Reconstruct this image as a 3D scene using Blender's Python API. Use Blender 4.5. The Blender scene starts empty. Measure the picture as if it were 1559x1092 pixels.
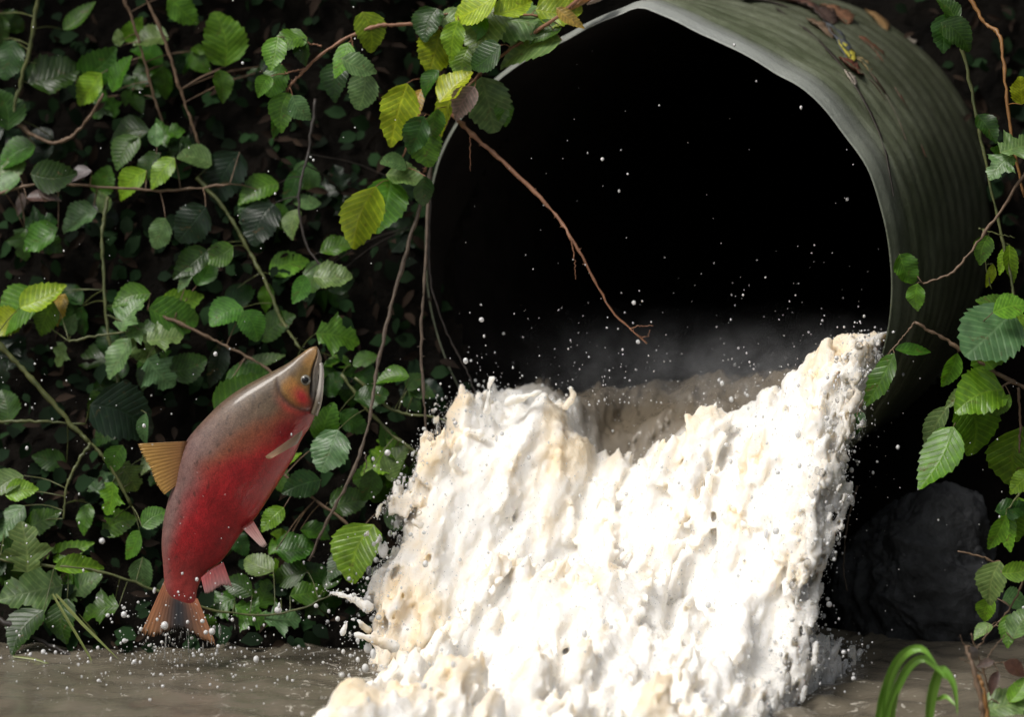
import bpy, math, random
import numpy as np
from mathutils import Vector, Matrix
import openvdb
random.seed(7); rng = np.random.default_rng(7)
sc = bpy.context.scene
col = sc.collection
R = math.radians

# ------------------------------------------------------------------ camera, sky, sun, exposure
S = 0.0013; DIST = 7.0; PITCH = R(7.0)
FWD = Vector((0, math.cos(PITCH), -math.sin(PITCH))); UP = Vector((0, math.sin(PITCH), math.cos(PITCH)))
CAM = Vector((0, 0, 0.57)) - FWD * DIST
cam = bpy.data.cameras.new('camera'); camo = bpy.data.objects.new('camera', cam); col.objects.link(camo)
camo.location = CAM; camo.rotation_euler = (math.pi/2 - PITCH, 0, 0)
cam.sensor_width = 36; cam.lens = 36 * DIST / (1559 * S); cam.clip_end = 200
cam.dof.use_dof = True; cam.dof.focus_distance = 6.78; cam.dof.aperture_fstop = 1.8
sc.camera = camo
SUN_EL, SUN_AZ = R(56), R(238)          # azimuth clockwise from +Y
world = bpy.data.worlds.new('World'); sc.world = world; world.use_nodes = True
wn = world.node_tree; bg = wn.nodes['Background']
sky = wn.nodes.new('ShaderNodeTexSky'); sky.sky_type = 'NISHITA'; sky.sun_disc = False
sky.sun_elevation = SUN_EL; sky.sun_rotation = SUN_AZ; sky.dust_density = 5; sky.air_density = 1.0
hs = wn.nodes.new('ShaderNodeHueSaturation'); hs.inputs['Saturation'].default_value = 0.38
wn.links.new(sky.outputs[0], hs.inputs['Color']); wn.links.new(hs.outputs[0], bg.inputs[0])
bg.inputs[1].default_value = 0.08
sl = bpy.data.lights.new('sun', 'SUN'); sl.energy = 1.5; sl.angle = R(20); sl.color = (1, .96, .9)
so = bpy.data.objects.new('sun', sl); col.objects.link(so)
sd = Vector((math.sin(SUN_AZ)*math.cos(SUN_EL), math.cos(SUN_AZ)*math.cos(SUN_EL), math.sin(SUN_EL)))
so.rotation_euler = sd.to_track_quat('Z', 'Y').to_euler(); so.location = sd * 10
sc.view_settings.view_transform = 'Standard'; sc.view_settings.look = 'None'
sc.view_settings.exposure = 0.6; sc.view_settings.gamma = 1
sc.render.engine = 'CYCLES'; sc.cycles.use_denoising = True
sc.cycles.max_bounces = 6; sc.cycles.diffuse_bounces = 3; sc.cycles.glossy_bounces = 3; sc.cycles.transmission_bounces = 6; sc.cycles.volume_bounces = 0; sc.cycles.volume_step_rate = 4
sc.cycles.caustics_reflective = False; sc.cycles.caustics_refractive = False; sc.cycles.sample_clamp_indirect = 4

def ray(x, y):
    return FWD * DIST + Vector((1, 0, 0)) * (x - 779.5) * S + UP * (546 - y) * S
def at(x, y, Y):                          # the point seen at a spot of the photograph, at world depth Y
    r = ray(x, y); return CAM + r * ((Y - CAM.y) / r.y)

# ------------------------------------------------------------------ helpers
def tag(o, label=None, cat=None, group=None, kind=None):
    if label: o['label'] = label
    if cat: o['category'] = cat
    if group: o['group'] = group
    if kind: o['kind'] = kind
    return o
def mesh_obj(name, v, f, mat=None, parent=None, smooth=True, mats=None, midx=None):
    me = bpy.data.meshes.new(name)
    if isinstance(v, np.ndarray) and isinstance(f, np.ndarray):
        n, k = f.shape
        me.vertices.add(len(v)); me.vertices.foreach_set('co', np.ascontiguousarray(v, dtype=np.float32).ravel())
        me.loops.add(n*k); me.loops.foreach_set('vertex_index', np.ascontiguousarray(f, dtype=np.int32).ravel())
        me.polygons.add(n); me.polygons.foreach_set('loop_start', np.arange(0, n*k, k, dtype=np.int32))
        me.update(calc_edges=True); me.validate()
    else:
        me.from_pydata([tuple(p) for p in v], [], [tuple(q) for q in f]); me.update()
    if mats:
        for m in mats: me.materials.append(m)
        if midx is not None: me.polygons.foreach_set('material_index', midx)
    elif mat: me.materials.append(mat)
    if smooth: me.polygons.foreach_set('use_smooth', [True]*len(me.polygons))
    o = bpy.data.objects.new(name, me); col.objects.link(o)
    if parent: o.parent = parent
    return o
def empty(name, loc=(0, 0, 0)):
    o = bpy.data.objects.new(name, None); col.objects.link(o); o.location = loc; o.empty_display_size = .05; return o
def color_attr(me, name, arr):
    a = me.color_attributes.new(name, 'FLOAT_COLOR', 'POINT')
    arr = np.asarray(arr, dtype=np.float32)
    if arr.shape[1] == 3: arr = np.hstack([arr, np.ones((len(arr), 1), np.float32)])
    a.data.foreach_set('color', arr.ravel())
def float_attr(me, name, arr):
    a = me.attributes.new(name, 'FLOAT', 'POINT'); a.data.foreach_set('value', np.asarray(arr, dtype=np.float32))
def catmull(P, n):
    P = np.asarray(P, float); m = len(P)
    Q = np.vstack([2*P[0]-P[1], P, 2*P[-1]-P[-2]]); out = []
    for t in np.linspace(0, m-1, n):
        i = min(int(t), m-2); u = t-i
        a, b, c, d = Q[i], Q[i+1], Q[i+2], Q[i+3]
        out.append(.5*((2*b)+(c-a)*u+(2*a-5*b+4*c-d)*u*u+(3*b-a-3*c+d)*u**3))
    return np.array(out)
def sstep(a, b, x):
    t = np.clip((np.asarray(x, float)-a)/(b-a), 0, 1); return t*t*(3-2*t)
def mixc(a, b, t):
    t = np.asarray(t)[..., None]; return np.asarray(a)*(1-t)+np.asarray(b)*t
class NoiseF:                              # smooth pseudo-random sum of sines for gentle shaping
    def __init__(s, seed, scale, n=14):
        r = np.random.default_rng(seed); s.k = r.normal(size=(n, 3))*scale; s.p = r.uniform(0, 6.28, n)
    def __call__(s, P):
        return np.sin(np.asarray(P) @ s.k.T + s.p).sum(-1)/math.sqrt(len(s.p)/2)/1.6

# ------------------------------------------------------------------ materials
def new_mat(name):
    m = bpy.data.materials.new(name); m.use_nodes = True
    return m, m.node_tree, m.node_tree.nodes['Principled BSDF']
def N(nt, t, **kw):
    n = nt.nodes.new(t)
    for k, v in kw.items(): setattr(n, k, v)
    return n
def ramp(nt, stops):
    n = nt.nodes.new('ShaderNodeValToRGB'); e = n.color_ramp.elements
    while len(e) < len(stops): e.new(.5)
    for i, (p, c) in enumerate(stops): e[i].position = p; e[i].color = (*c, 1) if len(c) == 3 else c
    return n
def noise(nt, scale, detail=5, rough=.6, vec=None, dist=0):
    n = N(nt, 'ShaderNodeTexNoise'); n.inputs['Scale'].default_value = scale
    n.inputs['Detail'].default_value = detail; n.inputs['Roughness'].default_value = rough; n.inputs['Distortion'].default_value = dist
    if vec is not None: nt.links.new(vec, n.inputs['Vector'])
    return n
def bump(nt, bsdf, h, strength, dist):
    b = N(nt, 'ShaderNodeBump'); b.inputs['Strength'].default_value = strength; b.inputs['Distance'].default_value = dist
    nt.links.new(h, b.inputs['Height']); nt.links.new(b.outputs[0], bsdf.inputs['Normal']); return b
def objco(nt): return N(nt, 'ShaderNodeTexCoord').outputs['Object']
def mrough(name, c1, c2, scale, rough, bst=.5, bd=.01, spec=.5, bscale=None, dist=0):
    m, nt, b = new_mat(name); co = objco(nt)
    n = noise(nt, scale, 6, .65, co, dist); r = ramp(nt, [(.3, c1), (.7, c2)])
    nt.links.new(n.outputs[0], r.inputs[0]); nt.links.new(r.outputs[0], b.inputs['Base Color'])
    b.inputs['Roughness'].default_value = rough; b.inputs['Specular IOR Level'].default_value = spec
    n2 = noise(nt, bscale or scale*3, 7, .7, co); bump(nt, b, n2.outputs[0], bst, bd)
    return m
M_soil = mrough('wet_soil', (.002, .0018, .0015), (.010, .0078, .0055), 9, .8, .9, .03, .08)
M_rock = mrough('wet_rock', (.012, .013, .014), (.065, .068, .072), 14, .5, .8, .01, .4, 60)
M_brown = mrough('brown_bark', (.09, .055, .03), (.20, .13, .08), 60, .55, .5, .002)
M_red = mrough('red_bark', (.16, .07, .035), (.30, .15, .085), 50, .5, .4, .002)
M_grey = mrough('grey_bark', (.05, .036, .024), (.12, .085, .058), 60, .6, .5, .002)
M_green = mrough('green_cane', (.045, .06, .018), (.12, .13, .04), 40, .45, .3, .002)
M_orange = mrough('orange_cane', (.16, .07, .02), (.30, .15, .04), 40, .45, .3, .002)
M_dark = mrough('dark_stick', (.014, .011, .009), (.04, .03, .024), 40, .5, .4, .002)

def make_leaf_mat():
    m, nt, b = new_mat('leaf'); L = nt.links.new
    oi = N(nt, 'ShaderNodeObjectInfo'); uv = N(nt, 'ShaderNodeUVMap')
    sep = N(nt, 'ShaderNodeSeparateXYZ'); L(uv.outputs[0], sep.inputs[0])
    ab = N(nt, 'ShaderNodeMath', operation='ABSOLUTE'); L(sep.outputs[1], ab.inputs[0])
    mu = N(nt, 'ShaderNodeMath', operation='MULTIPLY'); mu.inputs[1].default_value = .75; L(ab.outputs[0], mu.inputs[0])
    su = N(nt, 'ShaderNodeMath', operation='SUBTRACT'); L(sep.outputs[0], su.inputs[0]); L(mu.outputs[0], su.inputs[1])
    m9 = N(nt, 'ShaderNodeMath', operation='MULTIPLY'); m9.inputs[1].default_value = 9.5; L(su.outputs[0], m9.inputs[0])
    pp = N(nt, 'ShaderNodeMath', operation='PINGPONG'); pp.inputs[1].default_value = .5; L(m9.outputs[0], pp.inputs[0])   # 0 at veins
    vr = ramp(nt, [(0, (1, 1, 1)), (.22, (0, 0, 0))]); L(pp.outputs[0], vr.inputs[0])
    mr = ramp(nt, [(0, (1, 1, 1)), (.035, (0, 0, 0))]); L(ab.outputs[0], mr.inputs[0])
    mx = N(nt, 'ShaderNodeMath', operation='MAXIMUM'); L(vr.outputs[0], mx.inputs[0]); L(mr.outputs[0], mx.inputs[1])
    co = objco(nt); n = noise(nt, 5, 5, .6, co)
    hue = N(nt, 'ShaderNodeHueSaturation'); L(oi.outputs['Color'], hue.inputs['Color'])
    mp = N(nt, 'ShaderNodeMapRange'); mp.inputs[1].default_value = .3; mp.inputs[2].default_value = .7; mp.inputs[3].default_value = .6; mp.inputs[4].default_value = 1.35
    L(n.outputs[0], mp.inputs[0]); L(mp.outputs[0], hue.inputs['Value'])
    vm = N(nt, 'ShaderNodeMixRGB'); vmul = N(nt, 'ShaderNodeMixRGB', blend_type='MULTIPLY'); vmul.inputs[0].default_value = 1; vmul.inputs[2].default_value = (2.4, 1.9, 2.2, 1); L(hue.outputs[0], vmul.inputs[1]); L(vmul.outputs[0], vm.inputs[2])
    vf = N(nt, 'ShaderNodeMath', operation='MULTIPLY'); vf.inputs[1].default_value = .45; L(mx.outputs[0], vf.inputs[0])
    L(vf.outputs[0], vm.inputs[0]); L(hue.outputs[0], vm.inputs[1])
    n3 = noise(nt, 9, 3, .5, co); br = ramp(nt, [(.66, (0, 0, 0)), (.76, (.7, .7, .7))]); L(n3.outputs[0], br.inputs[0])
    bm_ = N(nt, 'ShaderNodeMixRGB'); bm_.inputs[2].default_value = (.10, .06, .02, 1); L(br.outputs[0], bm_.inputs[0]); L(vm.outputs[0], bm_.inputs[1])
    L(bm_.outputs[0], b.inputs['Base Color'])
    b.inputs['Roughness'].default_value = .34; b.inputs['Specular IOR Level'].default_value = .36
    bump(nt, b, mx.outputs[0], .15, .016).invert = True
    tr = N(nt, 'ShaderNodeBsdfTranslucent'); tc = N(nt, 'ShaderNodeMixRGB', blend_type='MULTIPLY'); tc.inputs[0].default_value = 1
    tc.inputs[2].default_value = (1.6, 1.5, .5, 1); L(bm_.outputs[0], tc.inputs[1]); L(tc.outputs[0], tr.inputs[0])
    ms = N(nt, 'ShaderNodeMixShader'); ms.inputs[0].default_value = .28
    L(b.outputs[0], ms.inputs[1]); L(tr.outputs[0], ms.inputs[2]); L(ms.outputs[0], nt.nodes['Material Output'].inputs[0])
    return m
M_leaf = make_leaf_mat()
def vcol_mat(name, rough=.4, spec=.5, coat=0):
    m, nt, b = new_mat(name); a = N(nt, 'ShaderNodeVertexColor'); a.layer_name = 'Col'
    nt.links.new(a.outputs[0], b.inputs['Base Color']); b.inputs['Roughness'].default_value = rough
    b.inputs['Specular IOR Level'].default_value = spec; b.inputs['Coat Weight'].default_value = coat
    return m, nt, b
M_under, _, _ = vcol_mat('undergrowth_leaf', .85, .12)

# ------------------------------------------------------------------ the culvert's frame of reference
PSI, TAU = R(22), R(1.5)
AX = np.array((math.sin(PSI)*math.cos(TAU), math.cos(PSI)*math.cos(TAU), math.sin(TAU)))   # into the hill
ER = np.array((math.cos(PSI), -math.sin(PSI), 0.)); EU = np.cross(ER, AX)
MOUTH = np.array(at(1008, 392, 0.10))
def mouth_uv(x, y):                       # photograph spot -> coordinates in the plane of the mouth
    r = np.array(ray(x, y)); c = np.array(CAM); t = np.dot(MOUTH-c, AX)/np.dot(r, AX); p = c+r*t-MOUTH
    return np.dot(p, ER), np.dot(p, EU)
rim_px = [(650,400),(655,310),(672,238),(700,185),(765,118),(860,64),(948,22),(972,9),(996,19),(1060,50),(1100,68),(1148,92),(1181,114),(1217,132),
          (1246,157),(1283,205),(1320,256),(1338,311),(1353,385),(1356,450),(1347,520),(1318,600),(1245,700),(1130,762),(1010,776),(880,755),(770,690),(700,590),(663,495)]
uvp = np.array([mouth_uv(*p) for p in rim_px]); th = np.arctan2(uvp[:, 1], uvp[:, 0]); rr = np.hypot(uvp[:, 0], uvp[:, 1])
o_ = np.argsort(th); th, rr = th[o_], rr[o_]
def rim_r(t):
    t = (np.asarray(t)+np.pi) % (2*np.pi)-np.pi
    return np.interp(t, np.r_[th-2*np.pi, th, th+2*np.pi], np.r_[rr, rr, rr])
R0 = float(rr.mean())
NT = 192; TH = np.linspace(0, 2*np.pi, NT, endpoint=False)
def pipe_in(s, t):
    k = sstep(0, .55, s); base = np.mean([rim_r(t+d) for d in (-.03, 0, .03)], axis=0)
    return base*(1-k)+R0*k

# ------------------------------------------------------------------ bank, pool
bn1, bn2, bn3 = NoiseF(1, 3.0), NoiseF(2, 11.0), NoiseF(3, 35.0)
def bank_y(x, z):
    x = np.asarray(x, float); z = np.asarray(z, float)
    P = np.stack([x, z, x*0], -1)
    y = .04+.40*z+.06*bn1(P)+.03*bn2(P)+.010*bn3(P)
    y += .30*np.exp(-((x-.75)/.45)**2)*np.exp(-((z-.35)/.33)**2)          # hollow under the culvert
    y += .10*sstep(-.3, .2, x)*sstep(.1, .4, z)
    y -= .10*np.exp(-(z/.10)**2)*sstep(.5, -.2, x)
    y -= .50*sstep(1.5, 2.0, z)*(sstep(.1, -.3, x)+sstep(.85, 1.2, x))    # added overhang above the view, shaped to shade the bank
    y -= 2.2*sstep(1.2, 2.5, x)                                           # bank curved towards the near side, out of view, to block sky
    return y
xs = np.linspace(-2.6, 2.6, 330); zs = np.r_[np.linspace(-.4, 1.7, 150), np.linspace(1.75, 3.2, 30)]
X, Z = np.meshgrid(xs, zs); Yb = bank_y(X, np.clip(Z, -.4, 3.2)); Yb[Z < -.05] -= (-.05-Z[Z < -.05])*1.5
V = np.stack([X, Yb, Z], -1).reshape(-1, 3)
idx = np.arange(len(V)).reshape(X.shape)
F = np.stack([idx[:-1, :-1], idx[:-1, 1:], idx[1:, 1:], idx[1:, :-1]], -1).reshape(-1, 4)
rel = V-MOUTH; s_ = rel @ AX; rad = np.sqrt(np.maximum((rel**2).sum(1)-s_**2, 0))
inside = rad < R0+.004
F = F[~inside[F].all(1)] if False else F[~inside[F].any(1)]
bank = mesh_obj('bank', V, F, M_soil); tag(bank, kind='structure')

def make_pool():
    xs = np.r_[np.linspace(-6, -1.3, 12), np.linspace(-1.25, 1.25, 300), np.linspace(1.3, 6, 12)]
    ys = np.r_[np.linspace(-9, -1.15, 16), np.linspace(-1.1, .25, 190), np.linspace(.3, .9, 4)]
    X, Y = np.meshgrid(xs, ys); z = np.zeros_like(X)
    r = np.random.default_rng(5)
    for i in range(46):
        L = r.uniform(.04, .17); a = r.uniform(-1.5, 1.5)+math.pi/2; k = 6.283/L
        z += .0095*L*np.sin(k*(np.cos(a)*X+np.sin(a)*Y)+r.uniform(0, 6.28))
    z *= .75+.25*np.sin(X*3+1)
    rings = [(at(x, y, 0), rr_) for x, y, rr_ in ((470,1062,.05),(280,990,.07),(140,1050,.03),(400,1030,.03),(60,1020,.03),(1330,1010,.03),(1290,985,.04),(330,1075,.025),(480,1010,.03))]
    for c, w in rings:
        rr_ = ray_w = None
        d = np.hypot(X-c.x, Y-c.y+c.z*4.8); z += .007*np.exp(-(d/w/1.8)**2)*np.cos(d*6.283/.026)
    V = np.stack([X, Y, z], -1).reshape(-1, 3); idx = np.arange(len(V)).reshape(X.shape)
    F = np.stack([idx[:-1, :-1], idx[:-1, 1:], idx[1:, 1:], idx[1:, :-1]], -1).reshape(-1, 4)
    m, nt, b = new_mat('muddy_water'); co = objco(nt)
    n = noise(nt, 3, 5, .6, co, 1.2); r_ = ramp(nt, [(.3, (.11, .094, .068)), (.7, (.17, .148, .112))])
    nt.links.new(n.outputs[0], r_.inputs[0])
    sx = N(nt, 'ShaderNodeVectorMath', operation='DISTANCE'); nt.links.new(co, sx.inputs[0]); sx.inputs[1].default_value = (.1, -.5, 0)
    nf = noise(nt, 26, 7, .7, co, 1.5); fa = N(nt, 'ShaderNodeMath', operation='MULTIPLY_ADD'); nt.links.new(sx.outputs['Value'], fa.inputs[0]); fa.inputs[1].default_value = -.16; nt.links.new(nf.outputs[0], fa.inputs[2])
    fr_ = ramp(nt, [(.50, (0, 0, 0)), (.57, (1, 1, 1))]); nt.links.new(fa.outputs[0], fr_.inputs[0])
    fm_ = N(nt, 'ShaderNodeMixRGB'); fm_.inputs[2].default_value = (.60, .56, .48, 1); nt.links.new(fr_.outputs[0], fm_.inputs[0]); nt.links.new(r_.outputs[0], fm_.inputs[1]); nt.links.new(fm_.outputs[0], b.inputs['Base Color'])
    b.inputs['Roughness'].default_value = .06; b.inputs['IOR'].default_value = 1.33; b.inputs['Specular IOR Level'].default_value = 1.0
    mpp = N(nt, 'ShaderNodeMapping'); mpp.inputs['Scale'].default_value = (.5, 1.4, 1); nt.links.new(co, mpp.inputs[0]); n2 = noise(nt, 55, 4, .6, mpp.outputs[0], .3); bump(nt, b, n2.outputs[0], .4, .006)
    tag(mesh_obj('pool_water', V, F, m), kind='structure')
make_pool()

# ------------------------------------------------------------------ culvert pipe
def make_culvert():
    root = empty('culvert_pipe', tuple(MOUTH)); tag(root, 'wide weathered grey-green corrugated steel culvert pipe with a dented rim', 'culvert pipe')
    ss = np.r_[0, .004, np.arange(.012, .9, .0085), np.linspace(.92, 4.0, 60)]
    dn = NoiseF(11, 5)
    def ring(s, r): return AX*s+(ER[None]*np.cos(TH)[:, None]+EU[None]*np.sin(TH)[:, None])*r[:, None]
    V = []; F = []
    seams = [(.098, .0065, .005), (.150, .004, .008), (.196, .0075, .005), (.245, .005, .009), (.300, .008, .006), (.352, .005, .010), (.405, .008, .007), (.46, .006, .01), (.52, .008, .008), (.58, .006, .01), (.65, .008, .009), (.72, .008, .01), (.8, .008, .01)]
    def corr(s):
        sh = s-.012*TH/6.283-.003*np.sin(TH*5+1)-.002*np.sin(TH*11)
        return sum(-d*np.exp(-((sh-c_)/w_)**2) for c_, d, w_ in seams)+.004*sstep(.098, .11, sh)
    V.append(ring(0., pipe_in(0, TH)+.0005))
    for s in ss:
        lip = .003+.010*float(sstep(0, .03, s))
        r = pipe_in(s, TH)+lip+.002*math.exp(-((s-.02)/.016)**2)+corr(s)
        p = ring(s, r); r = r+.0035*np.abs(dn(p*1.0))*sstep(0, .1, s); V.append(ring(s, r))
    n = len(V)
    V = np.vstack(V); I = np.arange(n*NT).reshape(n, NT); J = np.roll(I, -1, 1)
    F = np.stack([I[:-1], I[1:], J[1:], J[:-1]], -1).reshape(-1, 4)
    m, nt, b = new_mat('weathered_steel'); L = nt.links.new
    uv = N(nt, 'ShaderNodeUVMap'); mp = N(nt, 'ShaderNodeMapping'); mp.inputs['Scale'].default_value = (9, 60, 1); L(uv.outputs[0], mp.inputs[0])
    n1 = noise(nt, 1.0, 6, .65, mp.outputs[0], .3)
    co = objco(nt); n2 = noise(nt, 6, 6, .65, co); n3 = noise(nt, 45, 5, .7, co)
    r1 = ramp(nt, [(.2, (.085, .10, .058)), (.5, (.165, .185, .115)), (.8, (.25, .27, .20))]); L(n1.outputs[0], r1.inputs[0])
    r2 = ramp(nt, [(.40, (0, 0, 0)), (.62, (1, 1, 1))]); L(n2.outputs[0], r2.inputs[0])
    mx = N(nt, 'ShaderNodeMixRGB'); mx.inputs[2].default_value = (.05, .066, .026, 1)
    f = N(nt, 'ShaderNodeMath', operation='MULTIPLY'); f.inputs[1].default_value = .65; L(r2.outputs[0], f.inputs[0]); L(f.outputs[0], mx.inputs[0]); L(r1.outputs[0], mx.inputs[1])
    r3 = ramp(nt, [(.58, (0, 0, 0)), (.72, (1, 1, 1))]); L(n3.outputs[0], r3.inputs[0])
    mx2 = N(nt, 'ShaderNodeMixRGB'); mx2.inputs[2].default_value = (.06, .05, .035, 1); f2 = N(nt, 'ShaderNodeMath', operation='MULTIPLY'); f2.inputs[1].default_value = .6
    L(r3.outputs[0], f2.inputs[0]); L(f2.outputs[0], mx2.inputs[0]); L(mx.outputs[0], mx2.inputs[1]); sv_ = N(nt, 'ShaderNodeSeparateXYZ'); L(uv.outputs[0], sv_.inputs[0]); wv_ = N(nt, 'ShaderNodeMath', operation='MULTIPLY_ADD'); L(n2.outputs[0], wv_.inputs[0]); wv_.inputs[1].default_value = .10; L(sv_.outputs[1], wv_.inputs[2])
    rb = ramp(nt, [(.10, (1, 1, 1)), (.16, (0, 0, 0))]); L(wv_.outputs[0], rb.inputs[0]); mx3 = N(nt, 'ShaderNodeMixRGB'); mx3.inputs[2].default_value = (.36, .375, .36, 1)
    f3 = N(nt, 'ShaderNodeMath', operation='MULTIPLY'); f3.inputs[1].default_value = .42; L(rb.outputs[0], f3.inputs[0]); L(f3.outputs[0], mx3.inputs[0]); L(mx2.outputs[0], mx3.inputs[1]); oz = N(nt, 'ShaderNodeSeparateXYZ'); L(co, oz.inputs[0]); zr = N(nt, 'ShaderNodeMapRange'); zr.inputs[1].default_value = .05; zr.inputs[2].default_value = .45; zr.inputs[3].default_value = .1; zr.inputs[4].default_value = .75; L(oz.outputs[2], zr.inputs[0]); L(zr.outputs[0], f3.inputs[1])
    db = ramp(nt, [(.20, (0, 0, 0)), (.46, (1, 1, 1))]); L(wv_.outputs[0], db.inputs[0]); f4 = N(nt, 'ShaderNodeMath', operation='MULTIPLY'); f4.inputs[1].default_value = .5; L(db.outputs[0], f4.inputs[0])  # barrel darkens towards the bank: shade painted into the steel colour
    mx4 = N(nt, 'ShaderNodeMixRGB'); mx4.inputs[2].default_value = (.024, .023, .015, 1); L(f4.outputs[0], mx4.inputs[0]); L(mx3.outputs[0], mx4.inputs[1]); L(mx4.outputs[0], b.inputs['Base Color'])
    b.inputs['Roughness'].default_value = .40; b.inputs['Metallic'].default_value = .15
    n4 = noise(nt, 130, 6, .75, co); sp_ = N(nt, 'ShaderNodeMath', operation='ADD'); L(n3.outputs[0], sp_.inputs[0]); L(n4.outputs[0], sp_.inputs[1]); bump(nt, b, sp_.outputs[0], .45, .004)
    rr4 = ramp(nt, [(.35, (.25, .25, .25)), (.6, (.6, .6, .6))]); L(n4.outputs[0], rr4.inputs[0]); L(rr4.outputs[0], b.inputs['Roughness'])
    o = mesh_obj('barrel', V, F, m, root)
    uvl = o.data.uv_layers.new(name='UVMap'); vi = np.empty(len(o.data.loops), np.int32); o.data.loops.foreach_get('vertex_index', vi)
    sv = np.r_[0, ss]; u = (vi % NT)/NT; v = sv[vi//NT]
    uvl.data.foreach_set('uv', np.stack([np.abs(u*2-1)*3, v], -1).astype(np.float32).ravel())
    V = np.vstack([ring(s, pipe_in(s, TH)) for s in ss]); n = len(ss)
    I = np.arange(n*NT).reshape(n, NT); J = np.roll(I, -1, 1)
    F = np.stack([I[:-1], J[:-1], J[1:], I[1:]], -1).reshape(-1, 4)
    dm = mrough('dark_lining', (.004, .0035, .003), (.012, .010, .009), 12, .6, .5, .004, .15)  # near-black colour all over the inside of the barrel
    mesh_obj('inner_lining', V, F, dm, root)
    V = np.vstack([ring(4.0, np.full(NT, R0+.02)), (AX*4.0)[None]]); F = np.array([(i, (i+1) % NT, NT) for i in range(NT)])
    mesh_obj('light_cap', V, F, dm, root)  # unseen cap added to keep sky light out of the barrel
make_culvert()

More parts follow.
